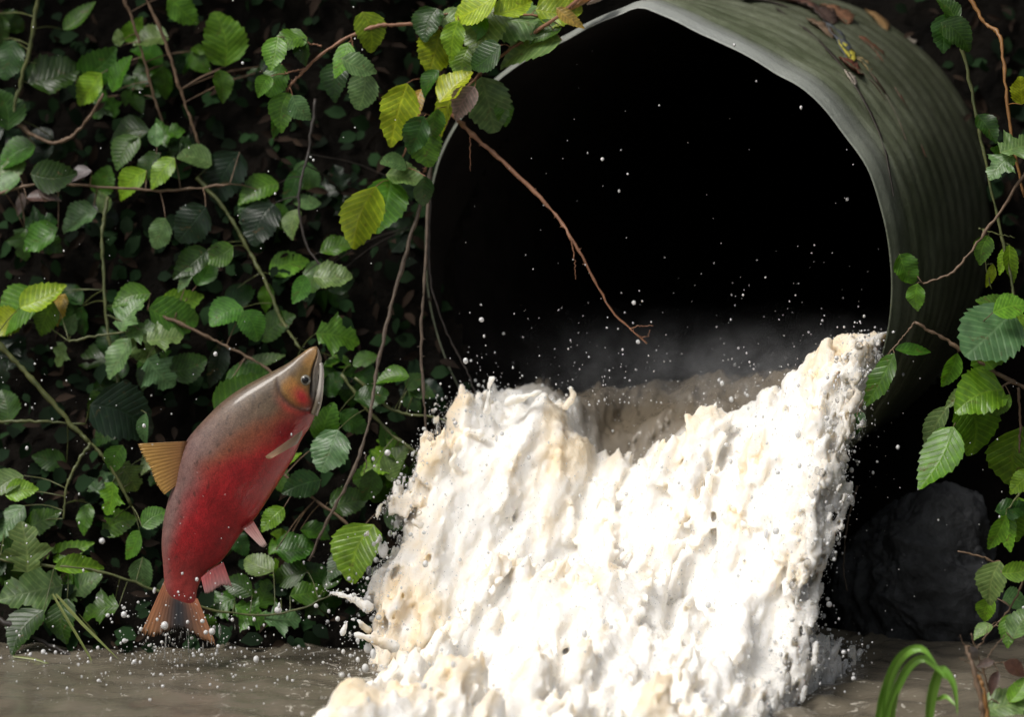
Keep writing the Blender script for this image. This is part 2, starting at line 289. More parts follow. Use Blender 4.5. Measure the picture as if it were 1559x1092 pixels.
# ------------------------------------------------------------------ rushing water
def make_torrent():
    h = .0043
    lo = np.array((-.50, -1.02, -.05)); dim = np.array((300, 360, 192)); 
    gx, gy, gz = [lo[i]+h*np.arange(dim[i]) for i in range(3)]
    X = gx[:, None, None].astype(np.float32); Y = gy[None, :, None].astype(np.float32); Zg = gz[None, None, :].astype(np.float32)
    oh = -AX.copy(); oh[2] = 0; oh /= np.linalg.norm(oh)
    s = ((X-MOUTH[0])*oh[0]+(Y-MOUTH[1])*oh[1]).astype(np.float32)[:, :, 0]
    l = ((X-MOUTH[0])*ER[0]+(Y-MOUTH[1])*ER[1]).astype(np.float32)[:, :, 0]
    v0 = 1.5; t = np.maximum(s, 0)/v0
    l0 = (l+.0833*t)/(1+.185*t)
    tab = [(700,640),(742,604),(780,594),(830,596),(866,604),(892,655),(935,706),(985,694),(1040,668),(1100,636),(1180,592),(1260,552),(1335,522)]
    lt, zt = zip(*[(lambda q: (q[0], MOUTH[2]+q[1]))(mouth_uv(*p)) for p in tab])
    hm = np.interp(l0, lt, zt)
    hin = .44+.08*sstep(-.4, .5, l0)
    k = sstep(-.28, -.02, s); H = hin*(1-k)+hm*k
    H = H+.22*t*np.exp(-((l0+.22)/.16)**2)+.12*t*np.exp(-((l0-.30)/.2)**2)-.5*9.81*t*t
    H = H+.03*np.sin(l0*13+1.2)*sstep(.05, .2, t)
    edge0 = np.minimum(l0-(lt[1]+.005+.03*np.exp(-t/.15)), (lt[-1]-.005)-l0)
    boil = .17*np.exp(-((s-.44)/.20)**2)+.07*np.exp(-((s-.75)/.25)**2)
    bl = np.minimum(l0+.23, .475-l0)
    boil = boil*sstep(-.02, .12, bl)-.16*(1-sstep(-.03, .03, bl))
    H = H.astype(np.float32)[:, :, None]; boil = boil.astype(np.float32)[:, :, None]
    e = edge0.astype(np.float32)[:, :, None]; s3 = s[:, :, None]; t3 = t.astype(np.float32)[:, :, None]
    Bz = MOUTH[2]-np.sqrt(np.maximum(R0*R0-np.clip(l0, -.47, .47)**2, .0)); Bz = (Bz-.5*9.81*t*t*1.15)[:, :, None]
    slope = (1+(9.81*t3/v0)**2)**-.5                       # vertical gap -> distance
    jet = np.minimum(np.minimum((H-Zg)*slope, (Zg-Bz)*slope), e)
    f = np.maximum(jet, (boil-Zg)*.8).astype(np.float32)
    # band limited, flow-stretched turbulence
    r = np.random.default_rng(21)
    kx = np.fft.fftfreq(dim[0], h)[:, None, None]; ky = np.fft.fftfreq(dim[1], h)[None, :, None]; kz = np.fft.rfftfreq(dim[2], h)[None, None, :]
    fl = np.array((-.28, -.62, -.73)); kp = kx*fl[0]+ky*fl[1]+kz*fl[2]
    k2 = (kx*kx+ky*ky+kz*kz+5*kp*kp).astype(np.float32); kk = np.sqrt(k2)
    W = np.fft.rfftn(r.standard_normal(tuple(dim)).astype(np.float32)).astype(np.complex64)
    def band(lmin, lmax, p):
        a = np.where(kk > 0, np.maximum(kk, 1e-3)**(-p), 0)*np.exp(-(kk*lmin)**2)*(1-np.exp(-(kk*lmax)**2))
        n = np.fft.irfftn(W*a, s=tuple(dim)).astype(np.float32); return n/n.std()
    big = band(.05, .30, 2.0); mid = band(.018, .09, 2.0); fine = band(.0070, .028, 1.5)
    A = (.55+.45*sstep(-.05, .22, s)).astype(np.float32)[:, :, None]
    ragged = (1-sstep(.0, .07, edge0)).astype(np.float32)[:, :, None]*sstep(-.02, .1, s).astype(np.float32)[:, :, None]
    nz = big*(.021-.014*ragged) + mid*.0055 + fine*.0036 + ragged*(mid*.011+fine*.004-.004)
    f = f+A*nz
    # keep the water inside the barrel
    P0 = X-MOUTH[0]; P1 = Y-MOUTH[1]; P2 = Zg-MOUTH[2]
    sa = P0*AX[0]+P1*AX[1]+P2*AX[2]; ua = P0*ER[0]+P1*ER[1]; wa = P0*EU[0]+P1*EU[1]+P2*EU[2]
    rad = np.sqrt(ua*ua+wa*wa); inn = (sa > -.012)
    wall = (rim_r(np.arctan2(wa, ua)).astype(np.float32)*.985-.004-rad)
    f = np.where(inn, np.minimum(f, wall), f)
    f = np.where(sa > .9, -.02, f).astype(np.float32)
    # ligaments and blobs thrown off the crest
    lig = [([(742,625,.06),(744,598,.05),(749,577,.05)], [.010, .004, .010]), ([(775,612,.05),(800,604,.04),(822,597,.04)], [.016, .010, .009]),
           ([(560,925,-.33),(530,910,-.34),(492,900,-.35)], [.016, .008, .005]), ([(560,960,-.33),(535,940,-.34),(522,962,-.35)], [.010, .003, .010]),
           ([(600,985,-.36),(560,972,-.37),(540,965,-.38)], [.018, .010, .006]), ([(700,720,-.04),(688,706,-.05),(694,690,-.05)], [.012, .008, .005]),
           ([(730,660,.02),(712,655,.02),(704,668,.02)], [.014, .008, .006]), ([(1290,670,-.1),(1286,690,-.1),(1275,700,-.1)], [.008, .005, .004]),
           ([(1255,735,-.12),(1272,742,-.12),(1265,760,-.12)], [.01, .006, .005]), ([(1180,950,-.3),(1196,945,-.3),(1204,930,-.3)], [.012, .007, .004]),
           ([(860,620,.03),(872,604,.03),(868,592,.03)], [.012, .007, .006]), ([(1195,1010,-.45),(1205,1035,-.46),(1190,1080,-.48)], [.030, .024, .02]),
           ([(640,800,-.2),(628,792,-.2),(640,780,-.2)], [.01, .006, .005])]
    for pts, rs in lig:
        rs = [q*.68 for q in rs]
        C = catmull([np.r_[np.array(at(*p)), q] for p, q in zip(pts, rs)], 14)
        for cx, cy, cz, cr in C:
            pad = cr+.014; i0 = np.maximum(((np.array((cx, cy, cz))-pad-lo)/h).astype(int), 0); i1 = np.minimum(((np.array((cx, cy, cz))+pad-lo)/h).astype(int)+2, dim)
            if (i1 <= i0).any(): continue
            sl_ = tuple(slice(a, b) for a, b in zip(i0, i1))
            d = cr-np.sqrt((gx[sl_[0]][:, None, None]-cx)**2+(gy[sl_[1]][None, :, None]-cy)**2+(gz[sl_[2]][None, None, :]-cz)**2)
            f[sl_] = np.maximum(f[sl_], d+fine[sl_]*.0015)
    f[0] = f[-1] = -.02; f[:, 0] = f[:, -1] = -.02; f[:, :, 0] = -.02; f[:, :, -1] = -.02
    g = openvdb.FloatGrid(1.0); g.copyFromArray(np.clip(-f, -.05, .05))
    pts, quads = g.convertToQuads(0.0)
    pts = pts*h+lo
    # which way round do the faces go
    ij = np.clip(np.rint((pts-lo)/h).astype(int), 1, dim-2)
    gr = np.stack([f[ij[:, 0]+a, ij[:, 1]+b, ij[:, 2]+c]-f[ij[:, 0]-a, ij[:, 1]-b, ij[:, 2]-c] for a, b, c in ((1, 0, 0), (0, 1, 0), (0, 0, 1))], -1)
    q = quads[:2000]; nrm = np.cross(pts[q[:, 1]]-pts[q[:, 0]], pts[q[:, 2]]-pts[q[:, 0]])
    if (nrm*gr[q[:, 0]]).sum(1).mean() > 0: quads = quads[:, ::-1]
    o = mesh_obj('rushing_water', pts.astype(np.float32), quads.astype(np.int32))
    # how much air is whipped into it: little inside the barrel and along the thin torn edges
    ii = (ij[:, 0], ij[:, 1]); sv = s[ii]; ev = np.minimum(edge0[ii], .3)
    foam = sstep(-.16, .05, sv+.03*big[tuple(ij.T)])
    foam = np.minimum(foam, .18+.82*sstep(-.035, .045, ev+.016*mid[tuple(ij.T)]))
    lv = mouth_uv(940, 720)[0]; vl = np.exp(-((l0[ii]-lv)/.075)**2)*sstep(.16, .02, sv); foam = foam*(1-.6*vl)
    silt = sstep(-.1, 2.4, big[tuple(ij.T)]*.8+.6*np.roll(mid, 9, 1)[tuple(ij.T)])
    float_attr(o.data, 'foam', foam); float_attr(o.data, 'silt', silt); float_attr(o.data, 'murk', np.clip(sstep(.05, -.08, sv)+vl, 0, 1))
    m, nt, b = new_mat('white_water'); L = nt.links.new; o.data.materials.append(m)
    af = N(nt, 'ShaderNodeAttribute'); af.attribute_name = 'foam'; asl = N(nt, 'ShaderNodeAttribute'); asl.attribute_name = 'silt'
    co = objco(nt); n1 = noise(nt, 14, 4, .55, co, .5)
    ad = N(nt, 'ShaderNodeMath', operation='MULTIPLY'); L(asl.outputs['Fac'], ad.inputs[0]); 
    rr_ = ramp(nt, [(.3, (.45, .45, .45)), (.7, (1, 1, 1))]); L(n1.outputs[0], rr_.inputs[0]); L(rr_.outputs[0], ad.inputs[1])
    mx = N(nt, 'ShaderNodeMixRGB'); mx.inputs[1].default_value = (.95, .925, .875, 1); mx.inputs[2].default_value = (.86, .70, .47, 1); L(ad.outputs[0], mx.inputs[0])
    L(mx.outputs[0], b.inputs['Base Color']); b.inputs['Roughness'].default_value = .45; b.inputs['IOR'].default_value = 1.33
    b.subsurface_method = 'BURLEY'; b.inputs['Subsurface Weight'].default_value = 1; b.inputs['Subsurface Radius'].default_value = (1, .85, .62); b.inputs['Subsurface Scale'].default_value = .022
    mpw = N(nt, 'ShaderNodeMapping'); mpw.inputs['Rotation'].default_value = (.5, .3, .2); mpw.inputs['Scale'].default_value = (1, 1, .5); L(co, mpw.inputs[0])
    n2 = noise(nt, 75, 8, .72, mpw.outputs[0], .4); bump(nt, b, n2.outputs[0], .7, .010)
    g2 = N(nt, 'ShaderNodeBsdfPrincipled'); g2.inputs['Base Color'].default_value = (.82, .79, .73, 1); g2.inputs['Roughness'].default_value = .10
    g2.inputs['Transmission Weight'].default_value = .5
    am = N(nt, 'ShaderNodeAttribute'); am.attribute_name = 'murk'; gm = N(nt, 'ShaderNodeMixRGB'); gm.inputs[1].default_value = (.84, .82, .77, 1); gm.inputs[2].default_value = (.36, .295, .21, 1)
    L(am.outputs['Fac'], gm.inputs[0]); L(gm.outputs[0], g2.inputs['Base Color']); g2.inputs['IOR'].default_value = 1.33
    ms = N(nt, 'ShaderNodeMixShader'); L(af.outputs['Fac'], ms.inputs[0]); L(g2.outputs[0], ms.inputs[1]); L(b.outputs[0], ms.inputs[2])
    L(ms.outputs[0], nt.nodes['Material Output'].inputs[0])
    tag(o, kind='structure')
    me = o.data; nn = np.empty(len(me.vertices)*3, np.float32); me.vertices.foreach_get('normal', nn)
    print('torrent quads', len(quads))
    return pts, nn.reshape(-1, 3), sv, ev
TW = make_torrent()

# ------------------------------------------------------------------ spray
def ico(sub):
    import bmesh
    bm = bmesh.new(); bmesh.ops.create_icosphere(bm, subdivisions=sub, radius=1)
    v = np.array([p.co[:] for p in bm.verts]); f = np.array([[q.index for q in p.verts] for p in bm.faces]); bm.free(); return v, f
def drops_mesh(name, P, Rr, sub, mat, stretch=.15):
    v, f = ico(sub); n = len(P)
    sc_ = np.ones((n, 3)); sc_[:, 2] += rng.exponential(stretch, n); sc_[:, 0] *= rng.uniform(.75, 1.2, n)
    VV = (v[None]*sc_[:, None, :]*Rr[:, None, None]+P[:, None, :]).reshape(-1, 3)
    FF = (f[None]+(np.arange(n)*len(v))[:, None, None]).reshape(-1, 3)
    return tag(mesh_obj(name, VV.astype(np.float32), FF.astype(np.int32), mat), kind='stuff')
FYS = -.26
def make_spray():
    m, nt, b = new_mat('water_drop'); b.inputs['Base Color'].default_value = (.93, .93, .92, 1); b.inputs['Roughness'].default_value = .06
    b.inputs['IOR'].default_value = 1.33; b.inputs['Transmission Weight'].default_value = .35; b.inputs['Specular IOR Level'].default_value = .8
    pts, nn, sv, ev = TW; P = []; Q = []
    def add(p, r): P.append(np.asarray(p)); Q.append(np.asarray(r))
    w = np.where(sv > -.02, 1., .12)*np.where(ev < .03, 5, 1.); w = w/w.sum()
    i = rng.choice(len(pts), 3200, p=w); off = rng.exponential(.016, 3200)
    p = pts[i]+nn[i]*off[:, None]+rng.normal(0, .006, (3200, 3)); p[:, 2] += rng.exponential(.008, 3200)
    add(p[p[:, 2] > 0], (.0007+rng.exponential(.0009, 3200))[p[:, 2] > 0])
    def cloud(n, x0, x1, y0, y1, Y0, Y1, rm, bias=None):
        out = []
        while len(out) < n:
            x, y = rng.uniform(x0, x1), rng.uniform(y0, y1)
            if bias and rng.uniform() > bias(x, y): continue
            q = at(x, y, rng.uniform(Y0, Y1))
            if q.z < .004: continue
            out.append(q[:])
        add(np.array(out), np.minimum(.0004+rng.exponential(rm, n)*rng.uniform(.3, 1.3, n), .007))
    mouth = lambda x, y: (math.hypot((x-1008)/330, (y-392)/360) < 1)*math.exp((y-600)/75)*(.4+.6*(x-650)/700)
    cloud(460, 680, 1340, 60, 620, -.12, .12, .0008, mouth)
    cloud(38, 680, 1340, 60, 620, -.15, .12, .0006, lambda x, y: math.hypot((x-1008)/330, (y-392)/360) < 1)
    cloud(330, 0, 640, 520, 1090, -.55, -.02, .0010, lambda x, y: .25+.75*math.exp(-abs(y-960)/120))
    cloud(230, 180, 480, 860, 1060, -.45, -.15, .0012, lambda x, y: math.exp(-((x-285)/110)**2-((y-970)/60)**2))
    cloud(70, 0, 640, 0, 560, -.3, .1, .0007)
    cloud(110, 560, 760, 540, 900, -.3, -.05, .0013, lambda x, y: .15+math.exp(-abs(x-(740-(y-600)*.65))/40))
    cloud(170, 1190, 1340, 640, 980, -.35, -.05, .0016, lambda x, y: math.exp(-max(0, x-(1300-(y-600)*.32))/45))
    cloud(60, 1200, 1559, 560, 1090, -.5, -.1, .0008)
    cloud(120, 480, 620, 880, 1080, -.6, -.3, .0016, lambda x, y: math.exp(-abs(x-540)/40))
    cloud(420, 0, 560, 985, 1090, -.6, -.05, .0009, lambda x, y: True); cloud(60, 1200, 1330, 970, 1090, -.6, -.15, .0010, lambda x, y: True)
    ed = np.where((ev < .012) & (sv > .02), 1., 0.); ed /= ed.sum(); i = rng.choice(len(pts), 900, p=ed)
    p = pts[i]+nn[i]*rng.exponential(.010, 900)[:, None]+rng.normal(0, .005, (900, 3)); okz = p[:, 2] > .005
    gm, gnt, gb = new_mat('clear_drop'); gb.inputs['Base Color'].default_value = (.96, .96, .95, 1); gb.inputs['Roughness'].default_value = .03; gb.inputs['IOR'].default_value = 1.33; gb.inputs['Transmission Weight'].default_value = .85
    drops_mesh('splash_beads', p[okz], np.clip(rng.exponential(.0026, 900), .001, .008)[okz], 2, gm, .3)
    td = []
    while len(td) < 90:
        x_, y_ = rng.normal(275, 34), rng.uniform(955, 1030); q_ = at(x_, y_, FYS+rng.uniform(-.03, .03))
        if q_.z > .01: td.append(q_[:])
    drops_mesh('tail_drips', np.array(td), rng.uniform(.0007, .0018, 90), 2, gm, 3.0)
    Pn = np.vstack(P); Rn = np.concatenate(Q)
    drops_mesh('spray', Pn, Rn, 2 if len(Pn) < 12000 else 1, m)
    n = 24000; i = rng.choice(len(pts), n, p=w); p = pts[i]+nn[i]*rng.exponential(.004, n)[:, None]
    drops_mesh('froth', p, rng.uniform(.0004, .0013, n), 1, m)
    # mist hanging over the outflow in the mouth
    zl, zh = MOUTH[2]-R0*.62, MOUTH[2]+R0*.30
    sec = []
    for zz in (zl, zl+.1, zl+.2, zl+.3, zh): sec.append((math.sqrt(max(R0**2*.86-(zz-MOUTH[2])**2, 0)), zz-MOUTH[2]))
    poly = [(-a_, b_) for a_, b_ in sec]+[(a_, b_) for a_, b_ in sec[::-1]]; K = len(poly); V = []; F = []
    for s_ in (-.10, .15, .5): V += [tuple(MOUTH+AX*s_+ER*a_+EU*b_) for a_, b_ in poly]
    for j in range(2):
        for k in range(K): F.append((j*K+k, j*K+(k+1) % K, (j+1)*K+(k+1) % K, (j+1)*K+k))
    F.append(tuple(range(K))[::-1]); F.append(tuple(range(2*K, 3*K)))
    o = mesh_obj('mist', V, F, None, None, False)
    m2 = bpy.data.materials.new('mist'); m2.use_nodes = True; nt = m2.node_tree; nt.nodes.clear(); L = nt.links.new
    out = N(nt, 'ShaderNodeOutputMaterial'); pv = N(nt, 'ShaderNodeVolumePrincipled'); pv.inputs['Color'].default_value = (.95, .95, .95, 1)
    co = objco(nt); sp = N(nt, 'ShaderNodeSeparateXYZ'); L(co, sp.inputs[0])
    fz = N(nt, 'ShaderNodeMapRange', interpolation_type='SMOOTHERSTEP'); fz.inputs[1].default_value = .66; fz.inputs[2].default_value = .44; fz.inputs[3].default_value = 0; fz.inputs[4].default_value = 1
    L(sp.outputs[2], fz.inputs[0])
    fx = N(nt, 'ShaderNodeMapRange'); fx.inputs[1].default_value = .0; fx.inputs[2].default_value = .5; fx.inputs[3].default_value = .05; fx.inputs[4].default_value = 1; L(sp.outputs[0], fx.inputs[0])
    nz = noise(nt, 15, 6, .65, co, .8); nr = N(nt, 'ShaderNodeMapRange'); nr.inputs[1].default_value = .44; nr.inputs[2].default_value = .70; L(nz.outputs[0], nr.inputs[0])
    m1 = N(nt, 'ShaderNodeMath', operation='MULTIPLY'); m3 = N(nt, 'ShaderNodeMath', operation='MULTIPLY'); m4 = N(nt, 'ShaderNodeMath', operation='MULTIPLY'); m4.inputs[1].default_value = 3.4
    L(fz.outputs[0], m1.inputs[0]); L(fx.outputs[0], m1.inputs[1]); L(m1.outputs[0], m3.inputs[0]); L(nr.outputs[0], m3.inputs[1]); L(m3.outputs[0], m4.inputs[0])
    L(m4.outputs[0], pv.inputs['Density']); L(pv.outputs[0], out.inputs['Volume']); o.data.materials.append(m2); tag(o, kind='stuff')
make_spray()

# ------------------------------------------------------------------ salmon
FY = -.25
def make_salmon():
    root = empty('salmon', tuple(at(275, 960, FY))); tag(root, 'leaping red salmon with olive back and head pointing up', 'fish')
    ro = np.array(root.location)
    pairs = [((482,527),(486,533)),((471,530),(490,548)),((455,541),(485,572)),((438,553),(483,601)),((420,563),(482,624)),((395,576),(473,648)),((363,594),(459,670)),
             ((336,614),(447,697)),((313,637),(432,722)),((294,658),(416,748)),((281,677),(402,770)),((272,705),(385,794)),((265,735),(367,813)),((256,762),(351,837)),
             ((249,793),(335,857)),((246,828),(318,869)),((248,858),(307,882)),((250,884),(300,900)),((252,902),(299,918)),((256,918),(298,930))]
    n = 220; pp = catmull([np.r_[a, b] for a, b in pairs], n); S_ = np.linspace(0, 1, n)
    # arrange stations more densely on the head by plain spacing; cross-sections
    m = 128; phi = np.linspace(0, 2*np.pi, m, endpoint=False)
    ratio = np.interp(S_, [0, .05, .12, .22, .4, .6, .8, .9, 1], [.9, .62, .55, .56, .58, .56, .46, .34, .10])
    ROLL = R(20)
    V = np.zeros((n, m, 3)); C = np.zeros((n, m, 3))
    wd = -np.array(FWD)
    D3 = np.array([at(a, b, FY)[:] for a, b in pp[:, :2]]); V3 = np.array([at(a, b, FY)[:] for a, b in pp[:, 2:]])
    c = (D3+V3)/2; hv = (D3-V3)/2; hl = np.linalg.norm(hv, axis=1)
    ss = S_[:, None]; ph = phi[None, :]
    fr = (1-np.cos(ph))/2*np.ones_like(ss)
    dph = (ph-ROLL+np.pi) % (2*np.pi)-np.pi; q = np.abs(dph)/np.pi*np.ones_like(ss)
    rs = np.ones((n, m))
    # jaw line, gill cover, cheek plate
    jl = np.interp(S_, [0, .05, .10, .16, .19], [.50, .62, .70, .80, .84])[:, None]
    mouth = np.exp(-((fr-jl)/.035)**2)*sstep(.0, .02, ss)*sstep(.20, .165, ss)
    rs -= .20*mouth; rs += .06*np.exp(-((fr-jl+.10)/.06)**2)*sstep(.0, .03, ss)*sstep(.20, .15, ss)+.05*np.exp(-((fr-jl-.10)/.06)**2)*sstep(.0, .03, ss)*sstep(.2, .16, ss)
    gl = .250-.055*(2*fr-1)**2+.012*fr
    gill = np.exp(-((ss-gl)/.006)**2)*sstep(.1, .25, fr); rs -= .05*gill
    rs += .030*np.exp(-((ss-gl+.03)/.035)**2)*sstep(.15, .35, fr)
    pl = .185-.04*(2*fr-1.1)**2; pre = np.exp(-((ss-pl)/.005)**2)*sstep(.25, .4, fr)*sstep(.95, .8, fr); rs -= .025*pre
    rs += .012*np.exp(-((q-.42)/.012)**2)*sstep(.3, .4, ss)*-.5          # lateral line
    for i in range(n):
        ce = np.cos(phi); se = np.sin(phi); pw = .92
        V[i] = c[i]+hv[i]*(np.sign(ce)*np.abs(ce)**pw)[:, None]*rs[i][:, None]**.3+wd*(np.sign(se)*np.abs(se)**pw*hl[i]*ratio[i]*rs[i])[:, None]
    # pigment
    nz = NoiseF(31, 60); nz2 = NoiseF(32, 260); nz3 = NoiseF(33, 22)
    g1 = nz(V); g2 = nz2(V); g3 = nz3(V)
    red = np.array((.36, .012, .018)); red2 = np.array((.20, .007, .012)); back = np.array((.13, .092, .055)); mauve = np.array((.20, .115, .105)); olive = np.array((.20, .115, .025)); och = np.array((.40, .19, .035))
    bk = mixc(back, mauve, sstep(.25, .6, ss)*np.ones((n, m)))
    edge = np.interp(S_, [.2, .3, .4, .55, .75, 1], [.56, .45, .34, .24, .19, .17])[:, None]+.035*g1
    C = mixc(bk, red, sstep(-.10, .13, q-edge))
    mid_ = np.exp(-((q-edge-.02)/.09)**2)*sstep(.62, .45, ss); C = mixc(C, np.array((.21, .10, .04)), .55*mid_)
    C = mixc(C, red2, .6*sstep(-.2, 1.2, g3)*sstep(.35, .6, q))
    C = mixc(C, np.array((.15, .025, .025)), .7*sstep(.80, .97, q)*sstep(.3, .4, ss))
    C = mixc(C, np.array((.34, .055, .05)), sstep(.72, .9, ss)*.7*np.ones((n, m)))
    hd = sstep(.02, -.02, ss-gl)
    Hc = mixc(mixc(back*1.1, olive, sstep(.15, .4, q)), och, sstep(-.2, .9, g1)*.55*sstep(.2, .35, fr))
    Hc = mixc(Hc, np.array((.06, .05, .035)), sstep(.62, .9, fr)*sstep(.06, .12, ss))
    Hc = mixc(Hc, np.array((.50, .025, .03)), np.exp(-((ss-.212)/.026)**2-((fr-.66)/.17)**2)*1.0)
    Hc = mixc(Hc, np.array((.34, .20, .08)), np.exp(-((ss-.05)/.05)**2)*.7*np.ones((n, m)))
    lj = sstep(.0, .04, fr-jl-.03)*sstep(.2, .15, ss); Hc = mixc(Hc, np.array((.30, .28, .25)), lj*.8)
    C = mixc(C, Hc, hd)
    C = mixc(C, np.array((.45, .04, .035)), .6*np.exp(-((ss-gl-.012)/.012)**2)*np.exp(-((fr-.62)/.2)**2))
    C = mixc(C, np.array((.015, .012, .01)), np.clip(mouth*1.2, 0, 1)); C = mixc(C, np.array((.05, .02, .015)), .7*gill)
    C = C*(1+.12*g2+.10*g1)[..., None]
    sp = (nz2(V*1.3+5) > 1.25)*sstep(.45, .3, q)*sstep(.2, .3, ss); C = mixc(C, np.array((.03, .022, .016)), .6*sp)
    C = np.clip(C, .004, 1)
    VV = np.vstack([V.reshape(-1, 3), c[:1]+(c[0]-c[3])*.15, c[-1:]])-ro
    I = np.arange(n*m).reshape(n, m); J = np.roll(I, -1, 1)
    F = [tuple(x) for x in np.stack([I[:-1], I[1:], J[1:], J[:-1]], -1).reshape(-1, 4)]
    F += [(int(J[0, k]), int(n*m), int(I[0, k])) for k in range(m)]+[(int(I[-1, k]), int(n*m+1), int(J[-1, k])) for k in range(m)]
    mt, nt, b = vcol_mat('salmon_skin', .38, .3, .35); b.inputs['Coat Roughness'].default_value = .10
    uvn = N(nt, 'ShaderNodeUVMap'); vo = N(nt, 'ShaderNodeTexVoronoi'); mp = N(nt, 'ShaderNodeMapping'); mp.inputs['Scale'].default_value = (230, 130, 1)
    nt.links.new(uvn.outputs[0], mp.inputs[0]); nt.links.new(mp.outputs[0], vo.inputs['Vector']); vo.inputs['Scale'].default_value = 1
    bump(nt, b, vo.outputs['Distance'], .2, .003)
    va = [n_ for n_ in nt.nodes if n_.type == 'VERTEX_COLOR'][0]; vr_ = ramp(nt, [(.0, (1.18, 1.18, 1.18)), (.75, (.62, .60, .60))]); nt.links.new(vo.outputs['Distance'], vr_.inputs[0])
    n9 = noise(nt, 70, 6, .7, objco(nt)); v9 = ramp(nt, [(.3, (.72, .70, .70)), (.7, (1.25, 1.25, 1.2))]); nt.links.new(n9.outputs[0], v9.inputs[0])
    q1 = N(nt, 'ShaderNodeMixRGB', blend_type='MULTIPLY'); q1.inputs[0].default_value = .8; nt.links.new(va.outputs[0], q1.inputs[1]); nt.links.new(vr_.outputs[0], q1.inputs[2])
    q2 = N(nt, 'ShaderNodeMixRGB', blend_type='MULTIPLY'); q2.inputs[0].default_value = .8; nt.links.new(q1.outputs[0], q2.inputs[1]); nt.links.new(v9.outputs[0], q2.inputs[2]); nt.links.new(q2.outputs[0], b.inputs['Base Color'])
    o = mesh_obj('body', VV, F, mt, root)
    nrm = o.data.polygons[n*m//3].normal; ctr = o.data.polygons[n*m//3].center
    ci = c[(n*m//3)//m]-ro
    if nrm.dot(ctr-Vector(ci)) < 0: o.data.flip_normals()
    color_attr(o.data, 'Col', np.vstack([C.reshape(-1, 3), C[0].mean(0)[None], C[-1].mean(0)[None]]))
    uvl = o.data.uv_layers.new(name='UVMap'); vi = np.empty(len(o.data.loops), np.int32); o.data.loops.foreach_get('vertex_index', vi); vi = np.minimum(vi, n*m-1)
    uvl.data.foreach_set('uv', np.stack([(vi//m)/n, np.abs((vi % m)/m*2-1)], -1).astype(np.float32).ravel())
    fm, fnt, fb = vcol_mat('fin_skin', .35, .5, .4)
    def fin(name, base, tip, yb, yt, nu, rays, c0, c1, c2=None, th=.0012, wav=.00025, ragged=0):
        B = catmull(base, nu); T = catmull(tip, nu); nv = 9; r_ = np.random.default_rng(len(name)); vs = []; cs = []
        for side in (1, -1):
            for i in range(nu):
                rg = 1-ragged*r_.uniform(0, 1)*(i % 3 != 0)
                for j in range(nv):
                    k = j/(nv-1)*rg; x, y = B[i]*(1-k)+T[i]*k
                    Yd = yb*(1-k)+yt*k
                    rib = math.cos(i/(nu-1)*rays*6.283)
                    p = np.array(at(x, y, FY+Yd))-wd*0
                    p = p+wd*(side*th*(1-.6*k)+wav*rib*(.3+.7*k))
                    vs.append(p-ro)
                    cc = mixc(np.array(c0), np.array(c1), np.array(k))
                    if c2 is not None: cc = mixc(cc, np.array(c2), np.array(math.exp(-((i/(nu-1)-.52)/.33)**2)*sstep(.0, .28, k)))
                    cs.append(np.clip(cc*(1+.13*rib+r_.normal(0, .10)), 0, 1))
        fs = []; K = nu*nv
        for i in range(nu-1):
            for j in range(nv-1):
                a = i*nv+j; fs.append((a, a+1, a+nv+1, a+nv)); fs.append((K+a, K+a+nv, K+a+nv+1, K+a+1))
        bd = [i*nv for i in range(nu)]+[(nu-1)*nv+j for j in range(1, nv)]+[i*nv+nv-1 for i in range(nu-2, -1, -1)]+[j for j in range(nv-2, 0, -1)]
        for a, b_ in zip(bd, bd[1:]+bd[:1]): fs.append((a, b_, K+b_, K+a))
        f_ = mesh_obj(name, vs, fs, fm, root); color_attr(f_.data, 'Col', np.array(cs)); return f_
    fin('dorsal_fin', [(285,672),(279,700),(270,738)], [(209,676),(217,694),(229,716),(238,738),(250,754)], -.018, -.02, 90, 15, (.20, .085, .03), (.44, .25, .06), th=.0016, ragged=.09)
    fin('tail_fin', [(251,884),(262,896),(280,906),(301,912)], [(214,966),(232,971),(252,964),(270,958),(290,964),(310,976),(331,986)], -.0, -.012, 96, 16, (.38, .13, .06), (.36, .17, .07), (.016, .016, .019), th=.003, ragged=.14)
    fin('anal_fin', [(340,856),(322,866),(306,880)], [(354,895),(338,893),(322,903),(312,905)], -.01, -.02, 40, 8, (.40, .05, .05), (.22, .12, .11), ragged=.12)
    fin('pelvic_fin', [(368,804),(376,799),(385,792)], [(396,832),(402,834),(407,830)], -.02, -.045, 26, 5, (.32, .07, .06), (.28, .20, .17))
    fin('pectoral_fin', [(461,655),(459,664),(453,676)], [(404,695),(406,698),(412,699)], -.045, -.075, 26, 5, (.10, .06, .035), (.42, .25, .14), th=.0022)
    # lower jaw, a little open
    P = catmull([np.r_[np.array(at(x, y, FY))+wd*d, r_*S] for x, y, d, r_ in ((478,632,.012,7.5),(485,612,.014,6.5),(489,588,.014,5),(490.5,565,.013,4),(489,553,.012,3))], 26)
    vs = []; fs = []; K = 12; T = np.gradient(P[:, :3], axis=0)
    for i in range(26):
        u = np.cross(T[i], wd); u /= np.linalg.norm(u)
        for k in range(K): a = k/K*6.283; vs.append(P[i, :3]-ro+(u*math.cos(a)*.85+wd*math.sin(a)*1.3)*P[i, 3])
    for i in range(25):
        for k in range(K): a, b_ = i*K+k, i*K+(k+1) % K; fs.append((a, b_, b_+K, a+K))
    fs.append(tuple(range(K))[::-1]); fs.append(tuple(25*K+k for k in range(K)))
    jo = mesh_obj('lower_jaw', vs, fs, fm, root); tj = np.repeat(np.linspace(0, 1, 26), K)
